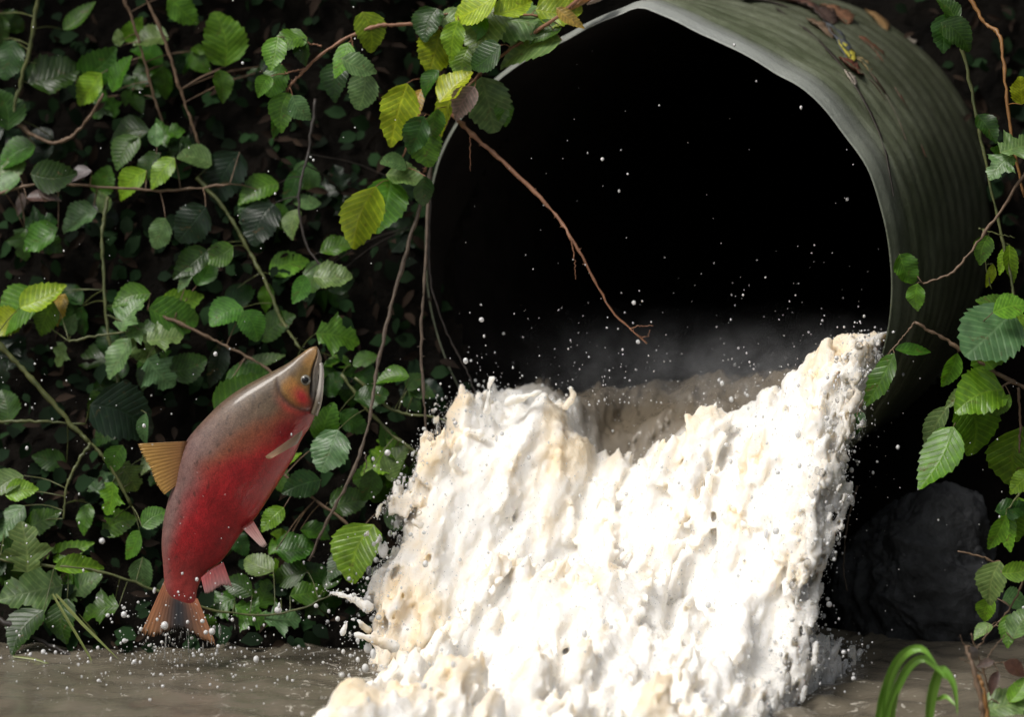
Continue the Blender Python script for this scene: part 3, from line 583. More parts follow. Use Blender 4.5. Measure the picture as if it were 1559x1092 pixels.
    color_attr(jo.data, 'Col', mixc(np.array((.10, .08, .05)), np.array((.42, .39, .35)), sstep(.2, .5, tj)))
    # eye
    k = int(.128*n); ex, ey = 466, 579
    ec = np.array(at(ex, ey, FY))+wd*(hl[k]*ratio[k]*.90)
    def ball(name, r, flat, mat, par, shift=0.):
        v, f = ico(3); v = v*r; v = v-np.outer(v @ wd, wd)*(1-flat)
        return mesh_obj(name, v+(ec-ro)+wd*shift, f, mat, par)
    em, _, eb = new_mat('eye_iris'); eb.inputs['Base Color'].default_value = (.16, .15, .12, 1); eb.inputs['Roughness'].default_value = .1
    pm, _, pb = new_mat('eye_pupil'); pb.inputs['Base Color'].default_value = (.004, .004, .004, 1); pb.inputs['Roughness'].default_value = .03
    eye = ball('eye', .0105, .6, em, root, .0045); ball('pupil', .0070, .5, pm, eye, .0082)
make_salmon()

# ------------------------------------------------------------------ leaves and canes
TONE = {'d': (.019, .056, .007), 'm': (.043, .122, .010), 'b': (.10, .225, .014), 'y': (.22, .30, .012), 'p': (.095, .18, .057), 'k': (.006, .020, .006),  # p: paler leaf green with some sky glare put into the colour
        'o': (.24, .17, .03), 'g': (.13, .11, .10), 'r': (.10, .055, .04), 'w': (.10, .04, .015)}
def leaf_mesh(kind, seed):
    r = np.random.default_rng(seed)
    nst = 9; hw = {'round': .42, 'oval': .34, 'long': .22, 'ivy': .40}[kind]
    fold = r.uniform(.15, .65); droop = r.uniform(.1, .65); wv = r.uniform(.0, .05); cur = r.uniform(-.12, .12); tw = r.uniform(-.35, .35)
    def width(t):
        if kind == 'round': w = math.sin(math.pi*t**.82)**.62
        elif kind == 'ivy': w = (math.sin(math.pi*t**.7)**.7)*(1+.35*math.cos(t*15))*.95
        else: w = math.sin(math.pi*t**.80)**.85
        return hw*w
    def pt(t, y):
        x = t; z = fold*abs(y)-droop*t*t*.6+wv*math.sin(t*14+(2 if y > 0 else 0))*min(1, abs(y)*4)-abs(y)**2*.5
        yy = y+cur*math.sin(math.pi*t)+0; z += tw*y*t
        return (x, yy, z)
    v = []; uv = []; f = []
    def add(t, y): v.append(pt(t, y)); uv.append((t, y)); return len(v)-1
    mid = [add(i/nst, 0) for i in range(nst+1)]
    for sgn in (1, -1):
        notch = [mid[0]]; tooth = []
        for i in range(1, nst): notch.append(add(i/nst+.0, sgn*width(i/nst)*.965*r.uniform(.97, 1.02)))
        notch.append(mid[nst])
        for i in range(nst):
            t = (i+.72)/nst; tooth.append(add(min(t+.02, .985), sgn*width(min(t, .97))*(1.045 if kind != 'ivy' else 1.1)*r.uniform(.97, 1.04)+sgn*.005))
        for i in range(nst):
            a, b, c_, d, e = mid[i], mid[i+1], notch[i+1], tooth[i], notch[i]
            tris = []
            if i == 0: tris = [(a, b, d), (b, c_, d)] if nst > 1 else []
            elif i == nst-1: tris = [(a, b, d), (a, d, e)]
            else: tris = [(a, b, c_), (a, c_, d), (a, d, e)]
            for t3 in tris: f.append(t3 if sgn > 0 else t3[::-1])
    me = bpy.data.meshes.new('leaf'); me.from_pydata(v, [], f); me.update(); me.materials.append(M_leaf)
    me.polygons.foreach_set('use_smooth', [True]*len(me.polygons))
    u = me.uv_layers.new(name='UVMap')
    for l in me.loops: u.data[l.index].uv = uv[l.vertex_index]
    return me
LEAVES = {k: [leaf_mesh(k, 100*i+s) for s in range(5)] for i, k in enumerate(('round', 'oval', 'long', 'ivy'))}

class Cane:
    all = []
    def __init__(s, name, label, cat, pts, Y, r0, r1, mat, group=None, thorn=0, branches=()):
        s.name, s.label, s.cat, s.mat, s.group = name, label, cat, mat, group
        s.tubes = []; s.leaves = []
        def mk(pts, Y, r0, r1):
            m = len(pts); Ys = Y if isinstance(Y, (list, tuple)) else [Y]*m
            if len(Ys) != m: Ys = np.interp(np.linspace(0, 1, m), np.linspace(0, 1, len(Ys)), Ys)
            P = catmull([at(x, y, d)[:] for (x, y), d in zip(pts, Ys)], max(10, m*7))
            L = np.linalg.norm(P[-1]-P[0]); P[1:-1] += rng.normal(0, .0009, (len(P)-2, 3))
            s.tubes.append((P, np.linspace(r0, r1, len(P)))); return P
        s.P = mk(pts, Y, r0, r1)
        for b in branches: s.P = np.vstack([s.P, mk(*b)])
        if thorn:
            for i in rng.integers(2, len(s.tubes[0][0])-1, thorn):
                p = s.tubes[0][0][i]; a = rng.uniform(0, 6.28); d = np.array((math.cos(a), -.3, math.sin(a)-.3)); d /= np.linalg.norm(d)
                s.tubes.append((np.array([p, p+d*.004, p+d*.008]), np.array([.0016, .001, .0002])))
        Cane.all.append(s)
    def build(s):
        root = empty(s.name, tuple(s.P[0])); tag(root, s.label, s.cat, s.group); o = s.P[0]
        for (pos, R3, size, kind, tone) in s.leaves:
            i = np.argmin(((s.P-pos)**2).sum(1)); a = s.P[i]; d = np.linalg.norm(a-pos)
            if d > .004:
                mid = (a+pos)/2+np.array((0, .15*d, .04*d)); s.tubes.append((catmull([a, mid, pos], 6), np.linspace(.0012, .0008, 6)))
        vs, fs = [], []
        for P, rad in s.tubes:
            n = len(P); b0 = len(vs); K = 7
            T = np.gradient(P, axis=0); T /= np.maximum(np.linalg.norm(T, axis=1), 1e-9)[:, None]
            ref = np.array((0.13, -1., 0.21)); 
            for i in range(n):
                u = np.cross(T[i], ref); u /= max(np.linalg.norm(u), 1e-6); w = np.cross(T[i], u)
                kn = 1+.18*rng.normal()*(rad[i] > .0016)
                for k in range(K):
                    a = k/K*6.283; vs.append(P[i]-o+(u*math.cos(a)+w*math.sin(a))*rad[i]*kn)
            for i in range(n-1):
                for k in range(K):
                    a, b = b0+i*K+k, b0+i*K+(k+1) % K; fs.append((a, b, b+K, a+K))
            fs.append(tuple(b0+k for k in range(K))[::-1]); fs.append(tuple(b0+(n-1)*K+k for k in range(K)))
        mesh_obj('stem', vs, fs, s.mat, root)
        for (pos, R3, size, kind, tone) in s.leaves:
            l = bpy.data.objects.new('leaf', random.choice(LEAVES[kind])); col.objects.link(l); l.parent = root
            l.location = Vector(pos-o); l.rotation_mode = 'QUATERNION'; l.rotation_quaternion = R3.to_quaternion()
            l.scale = (size, size*random.uniform(.88, 1.1), size*random.uniform(.7, 1.2)); j = random.uniform(.75, 1.3); h_ = random.uniform(.85, 1.2)
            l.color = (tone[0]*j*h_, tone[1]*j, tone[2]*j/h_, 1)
def leafY(y, off=.08): return .02+.00050*(1000-y)-off
def put_leaf(cx, cy, ln, ang, tone='m', kind='oval', Y=None, cane=None, tilt=None, pool=None):
    if Y is None: Y = leafY(cy, random.uniform(.05, .16))
    a = R(ang); lean = random.uniform(-.25, .5) if tilt is None else tilt
    d = Vector((1, 0, 0))*math.cos(a)+UP*math.sin(a)-FWD*lean; d.normalize()
    nrm = -FWD*1.0+Vector((random.uniform(-.5, .5), 0, 0))+Vector((0, 0, 1))*random.uniform(.15, .95)
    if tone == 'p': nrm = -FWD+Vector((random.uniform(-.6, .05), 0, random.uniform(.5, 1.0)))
    yv = nrm.cross(d).normalized(); zv = d.cross(yv).normalized()
    c = at(cx, cy, Y); size = ln*S*1.08/max(.6, math.sqrt(1-min(.8, (d.dot(FWD))**2)))
    base = np.array(c-d*size*.5); R3 = Matrix((d, yv, zv)).transposed()
    if cane is None:
        best = min((pool or Cane.all), key=lambda q: ((q.P-base)**2).sum(1).min())
    else: best = cane
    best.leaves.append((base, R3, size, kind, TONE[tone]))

BG = 'bramble canes on the dark bank'
C1 = Cane('bramble_cane', 'arching reddish bramble cane with drooping green leaves left of the culvert rim', 'bramble', [(705,48),(640,38),(590,38),(555,45),(500,75),(465,105),(440,132)], .12, .0045, .0025, M_red, thorn=10,
          branches=[([(535,55),(538,80),(535,100)], .11, .0016, .0013), ([(490,70),(470,65),(455,62)], .12, .0018, .0013), ([(465,105),(445,108),(435,112)], .12, .002, .0013)])
C2 = Cane('bramble_cane', 'leafy bramble cane spilling over the upper left culvert rim', 'bramble', [(905,-25),(855,20),(795,62),(735,108),(692,165),(665,220),(645,262)], [.02, .10, .14, .17], .004, .0025, M_red, thorn=8,
          branches=[([(850,25),(760,20),(690,20),(650,25)], .12, .003, .0015), ([(690,165),(640,190),(605,255),(590,300)], .15, .0025, .0015), ([(720,120),(680,125),(640,120)], .14, .002, .0014)])
C3 = Cane('twig', 'bare thorny reddish twig hanging across the dark culvert mouth', 'twig', [(690,175),(720,205),(765,245),(840,320),(880,380),(930,470),(985,523)], [.14, .08, .0, -.02], .0052, .0018, M_red, thorn=26,
           branches=[([(868,360),(875,395),(876,425)], -.0, .0014, .0006), ([(960,500),(975,496),(995,496)], -.02, .0011, .0005), ([(970,512),(985,512),(990,502)], -.02, .0009, .0004), ([(715,200),(716,230),(716,260)], .08, .0009, .0005)])
C4 = Cane('vine', 'long bare brown vine curving down beside the leaping salmon', 'vine', [(655,262),(632,340),(600,450),(575,555),(560,650),(535,725),(500,790),(470,855)], [.16, .05, -.05, -.08], .0042, .003, M_grey, thorn=22,
           branches=[([(555,690),(558,708),(553,722)], -.06, .0012, .0006)])
C5 = Cane('vine', 'thin straight vine hanging from the left edge of the culvert', 'vine', [(668,215),(655,262),(648,400),(642,500),(645,610),(653,700),(655,805)], [.16, .05, .0, -.02], .0036, .0022, M_grey, thorn=16)
C6 = Cane('vine', 'faint thin vine curving inward along the culvert left edge', 'vine', [(655,300),(655,420),(678,500),(708,560),(725,600)], [.17, .12], .0026, .0014, M_dark)
C7 = Cane('twig', 'pale tan twig bowed upward in the upper bank foliage', 'twig', [(18,178),(45,202),(80,217),(112,205),(138,175),(157,142)], [.34, .30], .0042, .003, M_brown)
C8 = Cane('bramble_cane', 'thick green cane slanting down the bank left of the salmon', 'bramble', [(-15,510),(25,552),(62,592),(110,648),(137,675),(165,705),(200,770)], [.05, .02], .0062, .0036, M_green, thorn=10,
          branches=[([(137,675),(118,705),(102,740),(97,790)], [.02, .0], .004, .002), ([(-10,642),(60,642),(130,646)], .08, .0036, .002)])
C9 = Cane('bramble_cane', 'brown-green cane leading down to the salmon head', 'bramble', [(300,270),(345,322),(380,385),(405,430),(430,490),(458,532)], [.30, .17], .0045, .003, M_green, BG and None, thorn=8)
C10 = Cane('bramble_cane', 'thin dark cane below the top left foliage tuft', 'bramble', [(185,-10),(205,40),(222,100),(240,165),(262,215)], .38, .0034, .0024, M_brown)
C11 = Cane('bramble_cane', 'slender brown cane slanting beside the large yellow-green leaf', 'bramble', [(215,-20),(250,60),(272,130),(290,180),(303,222)], .33, .0038, .0026, M_brown)
C12 = Cane('bramble_cane', 'upright green cane carrying small pale serrated leaves', 'bramble', [(165,300),(156,350),(158,420),(162,490),(178,570),(182,620)], [.25, .14], .0040, .0026, M_green,
           branches=[([(105,520),(145,512),(195,504)], .12, .003, .0018), ([(162,480),(210,500),(240,520)], .13, .002, .0015)])
C13 = Cane('bramble_cane', 'tan cane crossing behind the salmon back', 'bramble', [(225,470),(305,508),(350,530),(405,560),(450,600)], [.16, .12], .0036, .0024, M_brown)
C14 = Cane('bramble_cane', 'olive cane hanging from the top left corner', 'bramble', [(60,-20),(48,60),(30,130),(18,178)], .34, .0045, .0035, M_green, thorn=5)
C15 = Cane('bramble_cane', 'green cane running to the torrent above a paler one', 'bramble', [(540,575),(600,625),(660,635),(735,657)], [.10, .06], .0034, .0022, M_green)
C16 = Cane('bramble_cane', 'lower green cane slanting toward the foot of the torrent', 'bramble', [(520,570),(570,635),(620,680),(690,724)], [.11, .04], .0038, .0022, M_green)
C17 = Cane('bramble_cane', 'bramble cane trailing through the leaves at the waterline', 'bramble', [(-20,850),(60,860),(150,870),(240,900),(330,930),(430,935),(520,900)], [-.05, -.06], .0036, .002, M_green)
C18 = Cane('bramble_cane', 'bramble cane with pale glossy leaves below the reddish arch', 'bramble', [(480,150),(470,230),(455,300),(470,380),(510,420)], [.28, .17], .0034, .002, M_dark)
C19 = Cane('bramble_cane', 'bramble cane with broad leaves behind the hanging vines', 'bramble', [(400,690),(450,740),(520,790),(560,830),(600,850)], [.02, -.02], .0034, .002, M_brown)
C20 = Cane('bramble_cane', 'bramble cane weaving through the middle bank leaves', 'bramble', [(-20,300),(60,280),(160,285),(260,290),(350,280)], .26, .0032, .0022, M_brown)
C30 = Cane('bramble_cane', 'brown bramble cane with large bright leaves in front of the culvert barrel', 'bramble', [(1575,597),(1530,575),(1480,545),(1440,518),(1393,491)], -.28, .0046, .003, M_brown, thorn=4,
           branches=[([(1393,491),(1375,512),(1352,540)], -.28, .0022, .0014), ([(1352,540),(1325,590),(1300,640)], -.28, .0013, .001), ([(1545,580),(1500,600),(1470,620)], -.29, .002, .0014), ([(1550,590),(1553,640),(1552,690)], -.28, .003, .002)])
C31 = Cane('twig', 'thin brown twig ending in two small leaves over the culvert side', 'twig', [(1570,250),(1520,325),(1480,380),(1450,415),(1405,432)], -.26, .0034, .0018, M_brown)
C32 = Cane('vine', 'long green vine hanging down the culvert side', 'vine', [(1440,-10),(1465,75),(1485,165),(1503,260),(1525,360),(1540,430),(1550,500)], [-.1, -.24], .0036, .0028, M_green,
           branches=[([(1497,350),(1500,400),(1510,440)], -.24, .0018, .0012), ([(1490,348),(1515,355),(1545,362)], -.24, .0018, .001)])
C33 = Cane('vine', 'orange-brown jointed stem hanging at the culvert far side', 'vine', [(1470,-15),(1500,35),(1521,52),(1529,110),(1540,205),(1560,300)], [-.08, -.22], .004, .003, M_orange)
C34 = Cane('twig', 'brown twig with pale leaves above the grass tuft', 'twig', [(1575,880),(1540,872),(1500,850),(1458,840)], -.40, .0034, .0016, M_brown, branches=[([(1560,880),(1535,930),(1495,975)], -.42, .0022, .0012)])
C35 = Cane('bramble_cane', 'hanging bramble tip with narrow bright leaves right of the boulder', 'bramble', [(1580,700),(1560,740),(1535,775)], -.36, .0028, .0018, M_green)

LV = [  # x, y, length, direction, tone, shape
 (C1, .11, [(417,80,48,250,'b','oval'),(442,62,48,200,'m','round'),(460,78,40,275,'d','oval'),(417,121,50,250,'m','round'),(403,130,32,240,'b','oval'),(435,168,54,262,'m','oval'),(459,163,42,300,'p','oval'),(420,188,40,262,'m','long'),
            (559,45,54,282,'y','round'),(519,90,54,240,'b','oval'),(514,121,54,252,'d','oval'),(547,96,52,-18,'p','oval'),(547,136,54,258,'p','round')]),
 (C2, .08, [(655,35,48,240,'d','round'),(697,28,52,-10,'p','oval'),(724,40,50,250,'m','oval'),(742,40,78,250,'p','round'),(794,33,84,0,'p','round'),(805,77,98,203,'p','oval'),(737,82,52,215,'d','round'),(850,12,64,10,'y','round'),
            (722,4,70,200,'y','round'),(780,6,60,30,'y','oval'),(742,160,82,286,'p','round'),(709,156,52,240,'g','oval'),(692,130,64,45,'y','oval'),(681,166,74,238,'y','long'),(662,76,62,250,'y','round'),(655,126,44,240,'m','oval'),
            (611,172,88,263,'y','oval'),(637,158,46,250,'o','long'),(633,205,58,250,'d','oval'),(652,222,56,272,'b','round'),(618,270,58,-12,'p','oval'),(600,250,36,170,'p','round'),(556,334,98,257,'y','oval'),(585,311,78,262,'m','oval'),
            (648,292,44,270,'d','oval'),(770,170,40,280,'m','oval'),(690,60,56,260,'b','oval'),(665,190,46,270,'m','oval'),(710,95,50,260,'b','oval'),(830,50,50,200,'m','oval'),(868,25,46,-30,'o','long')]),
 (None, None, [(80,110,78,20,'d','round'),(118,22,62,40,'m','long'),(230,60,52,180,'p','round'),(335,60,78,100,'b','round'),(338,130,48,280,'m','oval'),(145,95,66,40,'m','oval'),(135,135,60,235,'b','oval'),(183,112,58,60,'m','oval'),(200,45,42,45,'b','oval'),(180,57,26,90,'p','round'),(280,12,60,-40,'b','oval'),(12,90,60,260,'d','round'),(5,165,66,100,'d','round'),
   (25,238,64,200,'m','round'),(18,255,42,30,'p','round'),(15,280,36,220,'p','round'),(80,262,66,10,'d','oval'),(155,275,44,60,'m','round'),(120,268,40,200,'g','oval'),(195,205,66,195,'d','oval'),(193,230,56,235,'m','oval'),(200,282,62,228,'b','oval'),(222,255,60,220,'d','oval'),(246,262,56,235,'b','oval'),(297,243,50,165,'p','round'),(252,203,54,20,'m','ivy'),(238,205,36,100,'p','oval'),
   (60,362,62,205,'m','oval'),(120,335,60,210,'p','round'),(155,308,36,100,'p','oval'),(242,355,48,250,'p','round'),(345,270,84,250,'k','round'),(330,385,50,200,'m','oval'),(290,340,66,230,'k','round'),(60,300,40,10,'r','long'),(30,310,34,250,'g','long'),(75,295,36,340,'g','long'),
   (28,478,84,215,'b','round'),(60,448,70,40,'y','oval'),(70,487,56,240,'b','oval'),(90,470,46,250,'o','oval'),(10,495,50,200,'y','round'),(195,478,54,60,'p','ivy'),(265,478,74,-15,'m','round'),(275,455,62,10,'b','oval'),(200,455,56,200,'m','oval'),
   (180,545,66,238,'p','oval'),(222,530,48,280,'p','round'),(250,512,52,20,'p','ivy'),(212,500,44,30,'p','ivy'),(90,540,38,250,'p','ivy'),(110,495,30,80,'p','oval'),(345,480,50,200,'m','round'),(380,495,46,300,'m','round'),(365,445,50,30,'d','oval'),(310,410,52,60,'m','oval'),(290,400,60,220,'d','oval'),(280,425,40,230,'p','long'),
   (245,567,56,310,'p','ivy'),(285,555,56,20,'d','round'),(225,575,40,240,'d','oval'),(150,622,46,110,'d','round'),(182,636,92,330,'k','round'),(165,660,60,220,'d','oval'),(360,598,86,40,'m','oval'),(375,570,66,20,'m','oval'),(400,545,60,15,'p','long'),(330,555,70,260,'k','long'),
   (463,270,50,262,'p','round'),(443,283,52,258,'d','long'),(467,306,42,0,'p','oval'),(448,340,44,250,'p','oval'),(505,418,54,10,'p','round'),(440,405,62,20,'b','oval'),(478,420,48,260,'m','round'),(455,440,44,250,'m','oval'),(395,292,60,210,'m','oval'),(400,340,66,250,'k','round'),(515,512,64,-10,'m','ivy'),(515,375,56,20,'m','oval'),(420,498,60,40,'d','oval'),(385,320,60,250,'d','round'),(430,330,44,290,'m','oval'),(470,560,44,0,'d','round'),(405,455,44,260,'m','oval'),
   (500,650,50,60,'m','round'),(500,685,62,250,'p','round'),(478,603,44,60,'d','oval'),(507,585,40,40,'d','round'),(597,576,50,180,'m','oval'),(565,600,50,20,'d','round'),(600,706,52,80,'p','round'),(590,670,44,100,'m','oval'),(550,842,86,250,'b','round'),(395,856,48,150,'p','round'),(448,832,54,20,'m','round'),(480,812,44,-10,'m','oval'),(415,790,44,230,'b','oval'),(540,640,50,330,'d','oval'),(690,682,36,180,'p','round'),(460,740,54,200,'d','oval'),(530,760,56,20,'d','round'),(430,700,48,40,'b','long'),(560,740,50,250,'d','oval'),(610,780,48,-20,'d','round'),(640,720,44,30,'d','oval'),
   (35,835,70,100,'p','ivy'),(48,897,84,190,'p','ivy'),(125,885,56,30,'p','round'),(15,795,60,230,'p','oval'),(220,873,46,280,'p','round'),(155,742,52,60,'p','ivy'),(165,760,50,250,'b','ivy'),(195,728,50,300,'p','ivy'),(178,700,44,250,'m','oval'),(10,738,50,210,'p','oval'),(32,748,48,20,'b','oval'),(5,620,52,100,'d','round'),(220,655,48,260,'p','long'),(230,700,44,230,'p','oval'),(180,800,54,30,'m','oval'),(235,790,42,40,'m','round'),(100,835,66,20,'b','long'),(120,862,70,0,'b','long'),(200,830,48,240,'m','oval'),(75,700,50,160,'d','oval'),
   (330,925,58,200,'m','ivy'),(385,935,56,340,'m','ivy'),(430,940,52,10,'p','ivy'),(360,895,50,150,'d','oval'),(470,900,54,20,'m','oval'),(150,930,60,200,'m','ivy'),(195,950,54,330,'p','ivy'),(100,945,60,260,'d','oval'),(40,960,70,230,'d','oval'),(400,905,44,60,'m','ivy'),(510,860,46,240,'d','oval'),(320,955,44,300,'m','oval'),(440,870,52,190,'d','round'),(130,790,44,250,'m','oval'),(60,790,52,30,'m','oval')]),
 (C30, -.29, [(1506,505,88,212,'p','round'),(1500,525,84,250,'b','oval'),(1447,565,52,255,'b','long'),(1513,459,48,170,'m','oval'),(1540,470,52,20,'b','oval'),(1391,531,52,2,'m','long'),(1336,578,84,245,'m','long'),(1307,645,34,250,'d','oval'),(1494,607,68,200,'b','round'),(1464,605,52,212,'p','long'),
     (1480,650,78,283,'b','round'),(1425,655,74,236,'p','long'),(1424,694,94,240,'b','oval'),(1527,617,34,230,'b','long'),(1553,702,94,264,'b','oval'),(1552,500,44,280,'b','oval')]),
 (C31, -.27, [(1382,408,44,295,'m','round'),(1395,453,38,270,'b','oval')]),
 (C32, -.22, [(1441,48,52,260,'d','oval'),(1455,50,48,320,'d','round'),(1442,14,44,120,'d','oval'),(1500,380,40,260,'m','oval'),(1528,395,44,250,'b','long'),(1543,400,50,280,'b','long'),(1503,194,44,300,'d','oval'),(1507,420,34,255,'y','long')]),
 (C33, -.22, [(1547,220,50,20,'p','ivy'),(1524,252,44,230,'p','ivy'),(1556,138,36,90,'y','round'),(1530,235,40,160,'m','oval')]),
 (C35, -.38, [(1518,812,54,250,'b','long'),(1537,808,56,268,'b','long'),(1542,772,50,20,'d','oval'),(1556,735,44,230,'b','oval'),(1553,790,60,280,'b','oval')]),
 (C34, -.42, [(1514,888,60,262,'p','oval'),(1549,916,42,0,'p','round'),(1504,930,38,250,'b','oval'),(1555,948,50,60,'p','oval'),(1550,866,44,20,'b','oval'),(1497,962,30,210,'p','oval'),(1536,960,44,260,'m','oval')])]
C36 = Cane('twig', 'tangle of thin pale dry twigs above the near bank', 'twig', [(1520,1110),(1505,1050),(1490,1000),(1478,965)], -.62, .0028, .0012, M_brown,
           branches=[([(1500,1030),(1475,1010),(1460,1002)], -.62, .0014, .0006), ([(1495,1015),(1515,985),(1530,968)], -.62, .0014, .0006), ([(1490,1000),(1470,985),(1462,968)], -.62, .0012, .0005), ([(1498,1020),(1520,1010),(1545,1012)], -.62, .0012, .0006), ([(1486,990),(1500,970),(1505,950)], -.62, .0011, .0005), ([(1510,1065),(1530,1075),(1560,1070)], -.64, .0014, .0008)])
for a_ in [(1529,1068,62,20,'p','round'),(1548,1050,40,60,'b','oval'),(1500,1012,24,200,'g','long'),(1484,996,22,300,'g','oval'),(1545,1020,34,330,'r','oval'),(1515,1040,30,250,'r','long')]: put_leaf(*a_, Y=-.64, cane=C36)
bankpool = [C8, C9, C10, C11, C12, C13, C14, C15, C16, C17, C18, C19, C20]
for cn, Y, L_ in LV:
    for (x, y, ln, an, to, ki) in L_:
        put_leaf(x, y, ln, an+random.uniform(-8, 8), to, ki, None if Y is None else Y+random.uniform(-.05, .04), cn, pool=bankpool)
GAPS = [(75,415,90,40),(60,590,75,38),(200,650,140,45),(520,240,110,40),(590,470,75,110),(330,170,90,35),(70,690,90,40),(440,30,60,30),(290,250,40,30),(600,650,60,40),(480,480,50,35),(310,20,30,30),(380,230,50,30)]
def in_gap(x, y): return any(((x-a)/c)**2+((y-b)/d)**2 < 1 for a, b, c, d in GAPS)
n_ = 0
while n_ < 46:                              # compound leaves between, deeper in the bank: three to five leaflets from one point
    x = random.uniform(-10, 640); y = random.uniform(-10, 985)
    if in_gap(x, y) or (x > 400 and y < 250): continue
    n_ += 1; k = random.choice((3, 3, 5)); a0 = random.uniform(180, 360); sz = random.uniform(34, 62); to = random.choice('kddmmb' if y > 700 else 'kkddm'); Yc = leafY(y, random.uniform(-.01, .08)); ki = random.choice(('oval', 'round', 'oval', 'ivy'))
    for j in range(k):
        an = a0+(j-(k-1)/2)*random.uniform(48, 66); sj = sz*(1-.16*abs(j-(k-1)/2))
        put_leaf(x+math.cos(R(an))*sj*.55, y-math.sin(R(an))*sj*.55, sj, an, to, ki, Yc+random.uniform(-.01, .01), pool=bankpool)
for c in Cane.all: c.build()

# ------------------------------------------------------------------ dim undergrowth behind the canes: one mass
def make_undergrowth():
    vs = []; fs = []; cs = []
    shp = [(0, 0, 0), (.25, .30, .05), (.6, .33, .06), (1, 0, -.1), (.6, -.33, .06), (.25, -.30, .05), (.45, 0, 0)]
    for i in range(3600):
        if i < 2900: x = random.uniform(-1.35, -.05); z = random.uniform(.0, 1.9)
        else: x = random.uniform(.75, 1.5); z = random.uniform(.5, 1.9)
        y = float(bank_y(x, z))-random.uniform(-.01, .05)
        rel = np.array((x, y, z))-MOUTH; s_ = rel @ AX
        if s_ > -.05 and np.sqrt(max(rel @ rel-s_*s_, 0)) < R0+.03: continue
        L = random.uniform(.02, .055); d = Vector((random.gauss(0, 1), random.gauss(-.5, .5), random.gauss(-.4, .8))).normalized()
        n_ = Vector((random.gauss(0, .5), -1, random.uniform(0, 1))); yv = n_.cross(d).normalized(); zv = d.cross(yv)
        b = len(vs); p0 = Vector((x, y, z))
        br = random.random() < .42
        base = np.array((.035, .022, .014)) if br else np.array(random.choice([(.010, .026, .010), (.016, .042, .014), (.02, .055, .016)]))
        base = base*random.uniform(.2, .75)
        for q in shp: vs.append((p0+(d*q[0]+yv*q[1]*(.5 if br else 1)+zv*q[2])*L)[:]); cs.append(base)
        for k in range(6): fs.append((b+6, b+k, b+(k+1) % 6))
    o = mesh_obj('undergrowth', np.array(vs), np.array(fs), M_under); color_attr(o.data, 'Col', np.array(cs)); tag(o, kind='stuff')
make_undergrowth()

# ------------------------------------------------------------------ boulder, near bank, grass, litter
def make_boulder():
    v, f = ico(6); n1, n2, n3 = NoiseF(51, 2.2), NoiseF(52, 6), NoiseF(53, 22)
    d = 1+.16*n1(v)-.10*np.abs(n2(v))-.035*np.abs(n3(v))+.012*NoiseF(54, 60)(v); v = v*d[:, None]*np.array((.19, .14, .19))
    c = at(1425, 880, .10); o = mesh_obj('boulder', v, f, M_rock); o.location = (c.x, .12, .09)
    tag(o, 'dark wet boulder at the waterline under the culvert', 'boulder')
make_boulder()
def make_near_bank():
    xs = np.linspace(-1, 1, 60); X, Y = np.meshgrid(xs, xs); rr_ = np.sqrt(X*X+Y*Y)
    P = np.stack([X, Y, X*0], -1); z = .16*sstep(1, .1, rr_)-.05+.02*NoiseF(61, 6)(P)+.008*NoiseF(62, 22)(P)
    V = np.stack([X*.45+1.17, Y*.5-.95, z], -1).reshape(-1, 3); idx = np.arange(len(V)).reshape(X.shape)
    F = np.stack([idx[:-1, :-1], idx[:-1, 1:], idx[1:, 1:], idx[1:, :-1]], -1).reshape(-1, 4)
    tag(mesh_obj('near_bank', V, F, M_soil), kind='structure')
make_near_bank()
def blade(name, pts, w, mat, par, o, Y):
    Ys = np.interp(np.linspace(0, 1, len(pts)), np.linspace(0, 1, len(Y)), Y)
    P = catmull([at(x, y, d)[:] for (x, y), d in zip(pts, Ys)], 18); T = np.gradient(P, axis=0); T /= np.linalg.norm(T, axis=1)[:, None]
    vs = []; fs = []
    for i, p in enumerate(P):
        k = i/17; ww = w*(1-k**3)*(.6+.4*min(1, k*4))+.0003
        u = np.cross(T[i], np.array((.35, -1, .25))); u /= np.linalg.norm(u); nn = np.cross(u, T[i])
        for a in (-1, 0, 1): vs.append(p-o+u*ww*a+nn*(.35*ww*abs(a)))
        for a in (1, 0, -1): vs.append(p-o+u*ww*a*.98+nn*(.35*ww*abs(a)-.0006))
    for i in range(17):
        for k in range(6): a, b = i*6+k, i*6+(k+1) % 6; fs.append((a, b, b+6, a+6))
    return mesh_obj(name, vs, fs, mat, par, False)
M_grass = mrough('grass_blade', (.10, .25, .02), (.20, .38, .05), 12, .4, .2, .001)
M_straw = mrough('stalk', (.10, .14, .03), (.22, .24, .07), 14, .45, .2, .001)
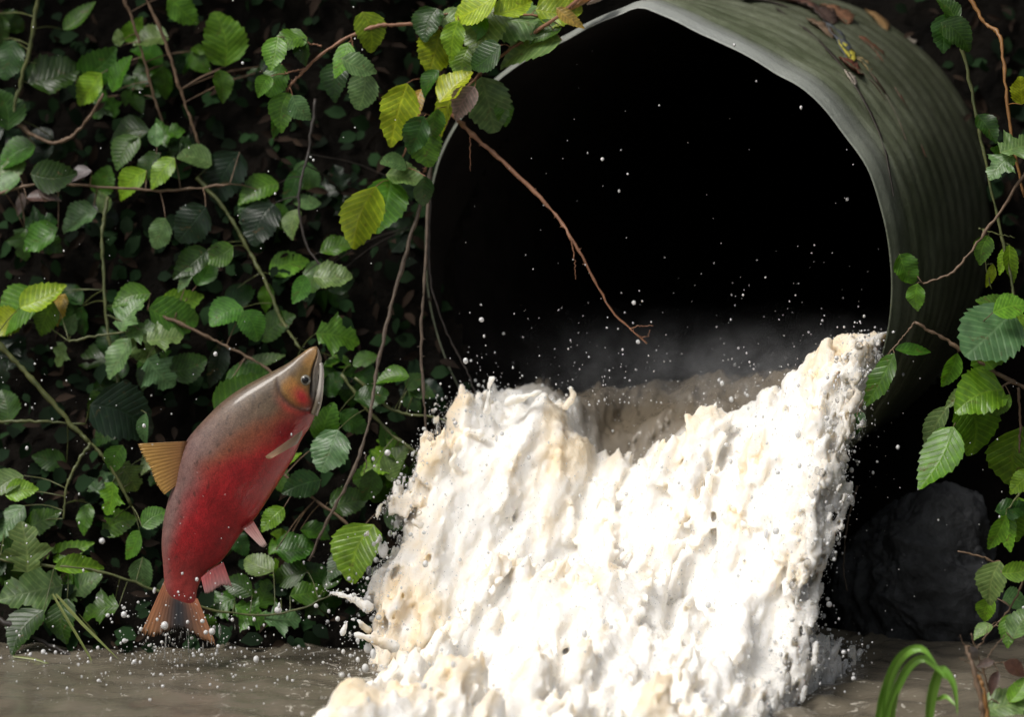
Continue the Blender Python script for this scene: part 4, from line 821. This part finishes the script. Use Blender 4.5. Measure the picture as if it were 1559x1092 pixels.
def make_grass():
    o = np.array(at(1380, 1130, -.82)); r = empty('grass_tuft', tuple(o)); tag(r, 'bright green tuft of arching grass blades at the pool edge', 'grass')
    for pts, w in [([(1332,1130),(1345,1060),(1368,1005),(1400,988),(1425,1010)], .0075), ([(1340,1130),(1356,1070),(1380,1020),(1405,1003),(1428,1020),(1440,1036)], .006), ([(1412,1130),(1416,1070),(1426,1030),(1436,1022),(1452,1045),(1458,1090)], .0075),
                   ([(1352,1130),(1360,1080),(1368,1052)], .004), ([(1425,1066),(1440,1062),(1455,1075)], .003), ([(1345,1130),(1350,1050),(1372,1000),(1395,985)], .004)]:
        blade('blade', pts, w*1.35, M_grass, r, o, [-.82, -.86])
    o = np.array(at(85, 905, -.16)); r = empty('grass_stalk', tuple(o)); tag(r, 'pale green stalks crossing above the water left of the salmon tail', 'grass')
    for pts, w in [([(80,905),(100,940),(130,990),(152,1030)], .0026), ([(85,905),(120,945),(150,975),(180,1004)], .003), ([(150,975),(140,960),(120,935)], .0018), ([(20,1000),(55,1005),(90,1018)], .002)]:
        blade('blade', pts, w, M_straw, r, o, [-.16, -.2])
make_grass()
def stick(name, label, cat, pts, Y, r0, r1, mat):
    n0 = len(Cane.all); c = Cane(name, label, cat, pts, Y, r0, r1, mat); c.build()
stick('stick', 'dark wet stick slanting into the pool at the left bank', 'stick', [(-20,935),(40,965),(95,992),(130,1008)], [-.08, -.14], .006, .003, M_dark)
stick('stick', 'brown broken stick standing on the near bank beside the grass', 'stick', [(1500,1120),(1492,1060),(1480,1010),(1470,985)], [-.75, -.7], .006, .003, M_brown)
stick('stick', 'short orange-brown stick leaning on the near bank', 'stick', [(1506,1110),(1498,1050),(1490,1030)], [-.78, -.76], .004, .003, M_orange)
stick('root', 'thin pale root dangling on the boulder face', 'root', [(1305,740),(1290,800),(1284,860),(1290,900)], [-.02, -.05], .0022, .0012, M_grey)
LIT = [('long red-brown dead leaf lying along the culvert crown', [(1170,2),(1215,10),(1240,22)], .008, (.10, .05, .035)), ('crumpled dark brown leaf clump on the culvert crown', [(1215,8),(1245,24),(1262,40)], .012, (.045, .028, .022)),
       ('bluish grey dead stem lying down the culvert shoulder', [(1255,38),(1275,65),(1288,95)], .0065, (.09, .10, .11)), ('yellow leaf scrap on the culvert shoulder', [(1277,68),(1286,84),(1294,96)], .006, (.55, .42, .06)),
       ('curled maroon leaf below the yellow scrap on the culvert', [(1276,92),(1294,108),(1310,116)], .009, (.10, .035, .022)), ('pale torn leaf tip below the maroon leaf', [(1284,112),(1291,122),(1296,132)], .005, (.38, .33, .27)),
       ('yellow-tipped brown leaf near the culvert top', [(1336,6),(1348,14),(1360,22)], .006, (.45, .30, .04)), ('long purple-brown dead leaf hanging on the barrel', [(1360,5),(1385,30),(1420,76)], .011, (.11, .075, .07)),
       ('pale dead leaf under the purple-brown one', [(1368,25),(1380,48),(1386,70)], .006, (.32, .28, .23)), ('small orange dead leaf at the rim crown', [(868,24),(885,14),(900,4)], .008, (.35, .18, .07)), ('tan dead leaf piece at the rim crown', [(895,12),(915,6),(930,-6)], .007, (.25, .19, .16)),
       ('broad brown dead leaf beside the dark clump on the culvert crown', [(1250,14),(1270,24),(1285,40)], .012, (.13, .065, .035)), ('red-brown leaf shred trailing along a barrel seam', [(1305,60),(1330,80),(1342,98)], .006, (.14, .05, .025)),
       ('grey-brown curled leaf at the top of the barrel by the vine', [(1392,2),(1408,24),(1424,42)], .010, (.16, .12, .10)), ('dark maroon leaf under the purple-brown one', [(1405,62),(1418,78),(1426,92)], .008, (.07, .03, .025)),
       ('long thin dark stem curving down the barrel from the leaf clump', [(1180,16),(1240,62),(1296,130),(1338,215),(1356,300)], .0018, (.03, .022, .018)), ('long brown stem draped over the barrel shoulder', [(1258,44),(1318,108),(1362,180),(1392,270)], .0020, (.07, .045, .03)),
       ('thin reddish stem hanging on the barrel side', [(1330,90),(1375,165),(1405,240)], .0016, (.11, .05, .03)), ('mid-brown torn leaf on the barrel shoulder', [(1228,34),(1246,46),(1262,62)], .008, (.12, .08, .05)), ('small straw-coloured leaf bit below the crown', [(1300,92),(1312,100),(1320,112)], .005, (.30, .22, .10)),
       ('ochre leaf lying near the top of the barrel', [(1318,20),(1334,34),(1345,50)], .007, (.20, .12, .05)), ('dark curled leaf beside the hanging green vine', [(1440,70),(1452,90),(1460,115)], .008, (.05, .035, .03)),
       ('thin dark stem lying across the culvert crown', [(1105,2),(1160,6),(1200,16)], .0035, (.03, .022, .018)), ('dark fallen leaf in a barrel groove', [(1290,96),(1330,135),(1350,165)], .004, (.05, .035, .02))]
def make_litter():
    for lab, pts, w, c in LIT:
        m = mrough('dead_leaf', tuple(np.array(c)*.7), tuple(np.minimum(np.array(c)*1.8, .8)), 60, .5, .5, .002)
        P3 = []
        for x, y in pts:                    # drop each point on the barrel
            r = np.array(ray(x, y)); r /= np.linalg.norm(r); best = None
            for tt in np.arange(6.5, 8.2, .004):
                p = np.array(CAM)+r*tt; rel = p-MOUTH; s_ = rel @ AX; rad = math.hypot(rel @ ER, rel @ EU)
                if s_ > .0 and rad < float(pipe_in(s_, math.atan2(rel @ EU, rel @ ER)))+.014: best = p; break
            P3.append(best if best is not None else np.array(at(x, y, .12)))
        P = catmull(P3, 12); T = np.gradient(P, axis=0); T /= np.linalg.norm(T, axis=1)[:, None]; o = P[0]; vs = []; fs = []
        for i, p in enumerate(P):
            k = i/11; ww = w*math.sin(math.pi*(.08+.88*k))**.7*random.uniform(.8, 1.15); nrm = p-MOUTH; nrm = nrm-AX*(nrm @ AX); nrm /= np.linalg.norm(nrm); u = np.cross(T[i], nrm); u /= np.linalg.norm(u)
            cu = random.uniform(.5, 1.1)
            for a in (-1, -.4, .4, 1): vs.append(p-o+u*ww*3.0*a+nrm*(.007+ww*cu*1.3*a*a))
            for a in (1, .4, -.4, -1): vs.append(p-o+u*ww*3.0*a+nrm*(.0058+ww*cu*1.3*a*a))
        for i in range(11):
            for k in range(8): a, b = i*8+k, i*8+(k+1) % 8; fs.append((a, b, b+8, a+8))
        ob = mesh_obj('dead_leaf', vs, fs, m); ob.location = tuple(o); tag(ob, lab, 'dead leaf')
make_litter()
